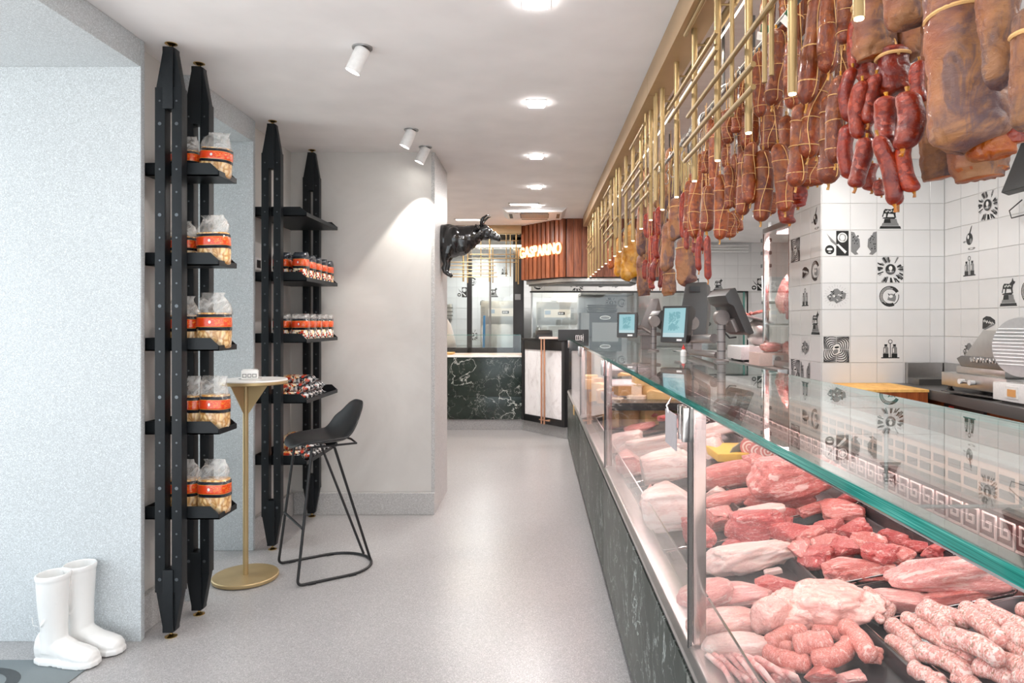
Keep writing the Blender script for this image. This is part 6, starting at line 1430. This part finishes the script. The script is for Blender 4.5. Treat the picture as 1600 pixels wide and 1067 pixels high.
# far pole
o3, tp3 = pole_stand(1021, 4.15, 1.375, 'farthest screen pole in front of the kitchen pass')
jt = MB().lathe([(.001, -.014), (.034, -.014), (.034, .014), (.001, .014)], (0, 0, 0), 20).build('joint', M['pos_pole'], o3, local=True); jt.rotation_euler = (PI/2, 0, .2); jt.location = Vector((tp3.x, tp3.y-.02, tp3.z+.02))-wpos(o3)
e = monitor(None, tuple(at(980, 508, 4.15)), .122, .152, .055, math.radians(-18), math.radians(-6), True, 'customer_screen'); tag(e, 'blue-lit customer screen nearest the kitchen pass, left of the far pole', 'monitor'); MB().tube([Vector((tp3.x, tp3.y, tp3.z-.06)), Vector((tp3.x-.06, tp3.y+.03, tp3.z-.02)), Vector(e.location)+Vector((.0, .02, -.01))], .012, 10).build('screen_arm', M['pos_pole'], o3)
e = monitor(None, tuple(at(1034, 500, 4.2)), .125, .125, .04, math.radians(105), math.radians(-26), False, 'back_facing_monitor'); tag(e, 'small dark monitor seen from behind on the farthest pole', 'monitor')
tt = thing('wedge_terminal', 'grey wedge-shaped terminal between the far screen and pole', 'terminal', tuple(at(1016, 494, 4.4)))
m = MB(); m.loft([[(-.09,-.02,-.10), (-.0,-.03,-.10), (.03,.05,-.10), (-.07,.06,-.10)], [(.0,-.02,.11), (.05,-.03,.115), (.08,.03,.03), (.02,.05,.03)]]); m.build('terminal_body', M['pos_pole'], tt, local=True, bevel=.004)
MB().box(-.11, .06, -.05, .06, -.125, -.105).build('terminal_foot', M['pos_pole'], tt, local=True, bevel=.004); MB().box(-.06, .0, -.03, .03, 1.2145-tt.location.z, -.126).build('terminal_neck', M['pos_pole'], tt, local=True)
ex = thing('register_display', 'black slim display reading msi beyond the glass counter end', 'display', tuple(at(895, 524, 8.0)))
c = at(896, 524, 7.6); MB().box(c.x-.17, c.x+.17, 7.6, 7.64, c.z-.055, c.z+.065).build('display_body', M['black_plastic'], ex, bevel=.006)
cu = bpy.data.curves.new('lettering', 'FONT'); cu.body = 'msi'; cu.size = .07; cu.extrude = .001; tx_ = bpy.data.objects.new('t', cu); C.objects.link(tx_); bpy.context.view_layer.update()
me = bpy.data.meshes.new_from_object(tx_.evaluated_get(bpy.context.evaluated_depsgraph_get())); bpy.data.objects.remove(tx_); me.materials.clear(); me.materials.append(M['white_metal'])
l_ = link('lettering', me, ex); l_.location = Vector((c.x+.02, 7.598, c.z-.03))-wpos(ex); l_.rotation_euler = (PI/2, 0, 0)
bt = thing('sauce_bottle', 'small white squeeze bottle with a red cap between the poles', 'bottle', (.754, 3.50, 1.214))
MB().lathe([(.001,0), (.015,0), (.016,.006), (.016,.026), (.008,.036), (.001,.036)], (.754, 3.50, 1.214), 18).build('bottle_body', M['ceramic'], bt); MB().lathe([(.001,.036), (.009,.036), (.008,.046), (.003,.049), (.0015,.062), (.001,.062)], (.754, 3.50, 1.214), 14).build('bottle_cap', plain('red_cap', (.65, .03, .02), .4), bt)

# ------------------------------------------------------------------ meat fridge and ledge
lg = thing('steel_ledge', 'thick steel service worktop in front of the lit meat fridge', 'worktop', (2.3, 7, .9))
MB().box(2.06, 2.9, 5.83, 8.6, .93, .985).build('worktop_slab', M['steel'], lg, bevel=.004); MB().box(2.14, 2.9, 5.85, 8.5, 0, .93).build('cabinet_body', M['steel_dark'], lg)
fg = thing('meat_fridge', 'tall glass-fronted fridge glowing pink with hanging meat', 'fridge', (2.5, 6.2, .985))
FX0, FX1, FY0, FY1, FZ1 = 2.17, 2.75, 5.84, 6.55, 2.28
for (a, b, c_, d_, z0, z1) in ((FX0, FX1, FY0, FY1, .987, 1.04), (FX0, FX1, FY0, FY1, FZ1-.05, FZ1), (FX1-.03, FX1, FY0, FY1, 1.04, FZ1-.05)): MB().box(a, b, c_, d_, z0, z1).build('fridge_shell', M['steel'], fg, bevel=.003)
for yy in (FY0, FY1-.04): MB().box(FX0, FX0+.05, yy, yy+.04, 1.04, FZ1-.05).build('door_frame', M['chrome'], fg, bevel=.002)
MB().box(FX0+.01, FX0+.016, FY0+.04, FY1-.04, 1.04, FZ1-.05).build('door_glass', M['glass'], fg); MB().box(FX0+.05, FX1-.03, FY0, FY0+.006, 1.04, FZ1-.05).build('side_glass', M['glass'], fg)
area('fridge_light', (2.45, 6.2, FZ1-.07), .4, 14, (1, .70, .72), (0,0,0)); MB().box(FX0+.1, FX1-.1, FY0+.1, FY1-.1, FZ1-.06, FZ1-.052).build('fridge_lamp', emit('pink_fridge_lamp_glow', (1, .7, .72), 5), fg)
MB().box(FX0+.05, FX1-.03, FY0+.01, FY1-.01, 1.36, 1.375).build('fridge_shelf', M['steel'], fg)
for i, (x, y, z, a, b, c_, mt) in enumerate(((2.32,5.98,1.62,.16,.18,.34,'pork'),(2.35,6.2,1.60,.18,.18,.40,'beef'),(2.33,6.4,1.64,.16,.16,.34,'pork'),(2.5,6.05,1.6,.2,.2,.4,'fat'),(2.32,6.1,1.15,.2,.3,.14,'veal'),(2.36,6.35,1.14,.2,.2,.12,'beef'),(2.3,6.0,1.43,.14,.14,.1,'veal'))):
    o = link('hanging_meat', lump('chunk', i % 5, mt), None, (x, y, z)); o.scale = (a, b, c_); tag(o, 'piece of raw meat in the pink-lit fridge, %s' % ['front left, hanging', 'middle, hanging', 'far right, hanging', 'rearmost, hanging', 'on the floor, near', 'on the floor, far', 'on the shelf'][i], 'meat', 'meat in the pink-lit fridge')
ab = thing('acrylic_ham_box', 'clear acrylic box on a pale base holding a sliced ham', 'box', tuple(at(1188, 558, 5.5)))
c = at(1188, 556, 5.6); c.x = 2.09+.0; 
ax, ay, az = 2.04, 6.35, .986
for (x0, x1, y0, y1, z0, z1, nm, mt) in ((ax-.0, ax+.32, ay-.1, ay+.2, az, az+.12, 'box_base', 'white_metal'),): 
    MB().box(x0, x1, y0, y1, z0, z1).build(nm, plain('pale_pink_box', (.80, .62, .55), .5), ab, bevel=.004)
MB().box(ax+.12, ax+.22, ay-.104, ay-.1, az+.01, az+.10).build('box_label', M['paper_print'], ab); MB().lathe([(.001,0), (.03,0), (.03,.001), (.001,.001)], (0,0,0), 16).build('label_print', M['ink_grey'], ab, local=True).matrix_local = Matrix.Translation(Vector((ax+.17, ay-.105, az+.06))-wpos(ab))@Matrix.Rotation(PI/2, 4, 'X')
MB().box(ax+.003, ax+.317, ay-.097, ay+.197, az+.121, az+.36).build('acrylic_cover', M['clear_plastic'], ab)
o = link('sliced_ham', lump('loin', 2, 'pork'), None, (ax+.16, ay+.03, az+.17)); o.scale = (.22, .18, .09); tag(o, 'pale sliced ham under the clear acrylic cover', 'ham')
ws = thing('white_slicer', 'white counter machine with rounded body left of the acrylic box', 'slicer', (2.1, 7.2, .986))
MB().box(2.08, 2.6, 6.95, 7.45, 1.0, 1.14).build('machine_base', M['white_metal'], ws, bevel=.02); MB().ball((2.35, 7.2, 1.28), (.14, .10, .15), 20, 12).build('blade_cover', M['steel'], ws); MB().obox((2.3, 7.15, 1.42), (.32, .2, .02), (0, .25, 0)).build('feed_table', M['steel'], ws, bevel=.004)
for k in range(4): MB().lathe([(.001, 0), (.012, 0), (.012, .012), (.001, .012)], (2.12+.44*(k % 2), 6.99+.4*(k//2), .987), 10).build('foot', M['black_plastic'], ws)
for i in range(7):
    o = link('small_sausage', sausage_mesh('pinksausage', .06, 4, i % 3), None, (2.18+.04*i, 7.15+.02*(i % 3), 1.455+.01*i)); o.scale = (.10, .13, .13); o.rotation_euler = (0, .25, i*.7); tag(o, 'grey dried sausage on the white machine, %s from the left' % ordw(i), 'sausage', 'dried sausages on the white machine')
rk = thing('cup_rack', 'black wall rack holding stacks of white paper cups', 'rack', (2.36, 8.9, 2.0))
p0 = at(1198, 420, 8.2)
for i, y in enumerate((368, 388, 408, 428)):
    c = at(1198, y, 8.2); MB().box(c.x-.05, c.x+.05, 8.17, 8.27, c.z-.075, c.z-.035).build('rack_holder', M['black_metal'], rk); MB().lathe([(.001, -.035), (.035, -.035), (.045, .06), (.001, .06)], (c.x, 8.2, c.z), 16).build('cup_stack', M['paper_print'], rk)
MB().box(p0.x+.05, p0.x+.07, 8.25, 8.29, .99, 2.6).build('rack_pole', M['white_metal'], rk)
for i in range(2):
    c = at(1194+8*i, 450, 8.1); MB().lathe([(.001,0), (.024,0), (.03,.28), (.001,.28)], (c.x, 8.1, c.z-.14), 14).build('cup_stack', M['paper_print'], rk)
MB().box(p0.x-.06, p0.x+.06, 8.05, 8.2, at(0, 472, 8.1).z-.02, at(0, 472, 8.1).z+.01).build('rack_holder', M['black_metal'], rk)

# ------------------------------------------------------------------ butcher block, stone worktop, slicer, television
bb = thing('butcher_block', 'wooden butcher block with a worn yellow top against the tiled column', 'butcher block', (2.45, 4.86, .45))
nb = 7
for k in range(nb):
    a = 2.22+.43/nb*k; MB().box(a, a+.43/nb-.0015, 4.62, 5.13, .45, .915).build('wood_stave', M['block_side'], bb)
m = MB().box(2.215, 2.655, 4.615, 5.135, .915, .932); me = m.mesh('block_top', M['block_top'], 0, 0, tuple(bb.location)); link('block_top', me, bb)
for x, y in ((2.27, 4.68), (2.60, 4.68), (2.27, 5.08), (2.60, 5.08)): MB().box(x-.04, x+.04, y-.04, y+.04, 0, .45).build('leg', M['block_side'], bb, bevel=.003)
sw_ = thing('stone_worktop', 'dark stone worktop along the right tiled wall', 'worktop', (2.85, 4, .9))
MB().prism([(2.67, 4.66), (2.56, 3.4), (2.54, 2.6), (3.07, 2.6), (3.07, 5.14), (2.67, 5.14)], 'z', .865, .93).build('worktop_slab', M['stone'], sw_, bevel=.003)
MB().box(2.74, 3.07, 2.6, 5.14, .45, .864).build('cabinet_front', M['block_side'], sw_); MB().box(2.76, 3.07, 2.6, 5.14, 0, .449).build('cabinet_base', M['steel_dark'], sw_)
mb_ = thing('power_socket', 'black and red power socket under the stone worktop edge', 'socket', (2.72, 4.35, .82)); MB().box(2.715, 2.739, 4.15, 4.55, .80, .85).build('socket_box', M['black_plastic'], mb_, bevel=.004); MB().box(2.711, 2.7149, 4.44, 4.49, .815, .84).build('red_switch', plain('red_switch_plastic', (.6, .04, .03), .4), mb_)
bk = thing('steel_backsplash', 'steel upstand box behind the slicer against the tiled column', 'upstand', (2.9, 5.1, .93)); MB().box(2.775, 3.065, 5.10, 5.142, .93, 1.085).build('upstand_panel', M['steel'], bk); MB().box(2.775, 3.065, 4.95, 5.099, .931, .975).build('upstand_shelf', M['steel_dark'], bk); MB().box(3.04, 3.07, 4.3, 5.09, .976, 1.085).build('upstand_panel', M['steel'], bk)
SL = thing('meat_slicer', 'stainless steel meat slicer with ribbed round plate on the stone worktop', 'slicer', (2.85, 4.1, .93))
MB().box(2.74, 3.03, 3.98, 4.62, .965, 1.055).build('machine_base', M['steel'], SL, bevel=.008)
MB().box(2.78, 3.03, 4.05, 4.52, 1.056, 1.10).build('upper_base', M['steel'], SL, bevel=.004)
for x, y in ((2.77, 4.57), (2.77, 4.03), (3.0, 4.57), (3.0, 4.03)): MB().lathe([(.001,0), (.026,0), (.022,.012), (.014,.018), (.014,.034), (.001,.034)], (x, y, .931), 14).build('foot', M['black_plastic'], SL)
hn = MB().tube([(2.715, 4.36, 1.01), (2.715, 4.28, 1.01)], .005, 8).build('handle', M['chrome'], SL)
for y in (4.37, 4.27): k = MB().tube([(2.739, y, 1.01), (2.705, y, 1.01)], [.014, .017], 12).build('handle_knob', M['white_metal'], hn)
m = MB(); m.prism([(4.46, 1.175), (4.28, 1.34), (3.80, 1.34), (3.80, 1.20), (4.40, 1.13)], 'x', 2.80, 2.815); m.build('carriage_plate', M['steel'], SL, bevel=.003)
m = MB(); m.prism([(4.47, 1.17), (4.52, 1.15), (4.47, 1.10), (3.85, 1.10), (3.85, 1.175)], 'x', 2.78, 2.95); m.build('carriage_tray', M['steel_dark'], SL, bevel=.004)
m = MB()
for k in range(15): m.obox((2.785, 4.36-.03*k, 1.15+.004*(k % 2)), (.02, .018, .03), (.5*(k % 3-1), 0, 0))
m.build('toothed_pusher', M['chrome'], SL, bevel=.002)
MB().prism([(4.4, 1.10), (3.9, 1.10), (3.9, 1.12), (4.4, 1.12)], 'x', 2.79, 3.0).build('meat_rest', plain('brown_rest', (.25, .10, .06), .5), SL)
disc = thing('ribbed_plate', 'round ribbed aluminium plate standing on the meat slicer', 'plate', (2.70, 3.80, 1.25))
dm = MB().lathe([(.001,-.008), (.165,-.008), (.168,0), (.165,.008), (.001,.008)], (0,0,0), 48).mesh('plate_disc', plain('pale_aluminium', (.55, .55, .55), .35, .6), 0, 35); q = link('plate_disc', dm, disc); q.rotation_euler = (0, PI/2, 0)
for k in range(11):
    z = -.10+.02*k; h_ = math.sqrt(max(0, .158**2-z*z)); MB().tube([(-.011, -h_, z), (-.011, h_, z)], .0045, 6).build('plate_rib', M['white_metal'], disc, local=True)
disc.rotation_euler = (0, 0, math.radians(20))
sc = thing('scale_box', 'white boxed label scale in front of the slicer base', 'scale', (2.72, 3.7, .93)); MB().box(2.64, 2.82, 3.45, 3.95, .945, 1.045).build('scale_body', M['white_metal'], sc, bevel=.006); MB().box(2.636, 2.6395, 3.74, 3.84, .965, 1.03).build('sticker', M['paper_print'], sc)
MB().box(2.633, 2.6355, 3.755, 3.82, .975, 1.015).build('sticker_print', plain('orange_print', (.7, .35, .12), .5), sc); MB().box(2.66, 2.80, 3.5, 3.9, .931, .945).build('scale_foot', M['black_plastic'], sc)
wk_ = tag(MB().obox((2.68, 4.2, .945), (.10, .42, .004), (0, .05, .1)).build('black_tray', M['black_plastic'], origin=(2.68, 4.2, .94)), 'thin black tray lying under the slicer edge', 'tray')
tv = thing('television', 'black television bracketed at the top right of the right wall', 'television', (2.95, 4.2, 2.25))
e = MB().obox((2.88, 3.78, 2.34), (.05, .62, .40), (.0, math.radians(22), 0)).build('television_body', M['black_plastic'], tv, bevel=.006); MB().obox((2.853, 3.78, 2.33), (.004, .59, .37), (.0, math.radians(22), 0)).build('screen', plain('dark_screen', (.01, .012, .012), .08), tv)
MB().obox((2.98, 3.78, 2.36), (.2, .08, .05), (0, 0, 0)).build('wall_bracket', M['black_metal'], tv); MB().tube([(3.06, 4.30, 2.16), (3.02, 4.36, 2.10), (3.02, 4.34, 2.05), (3.05, 4.24, 2.06)], .004, 6).build('cable', M['black_plastic'], tv)
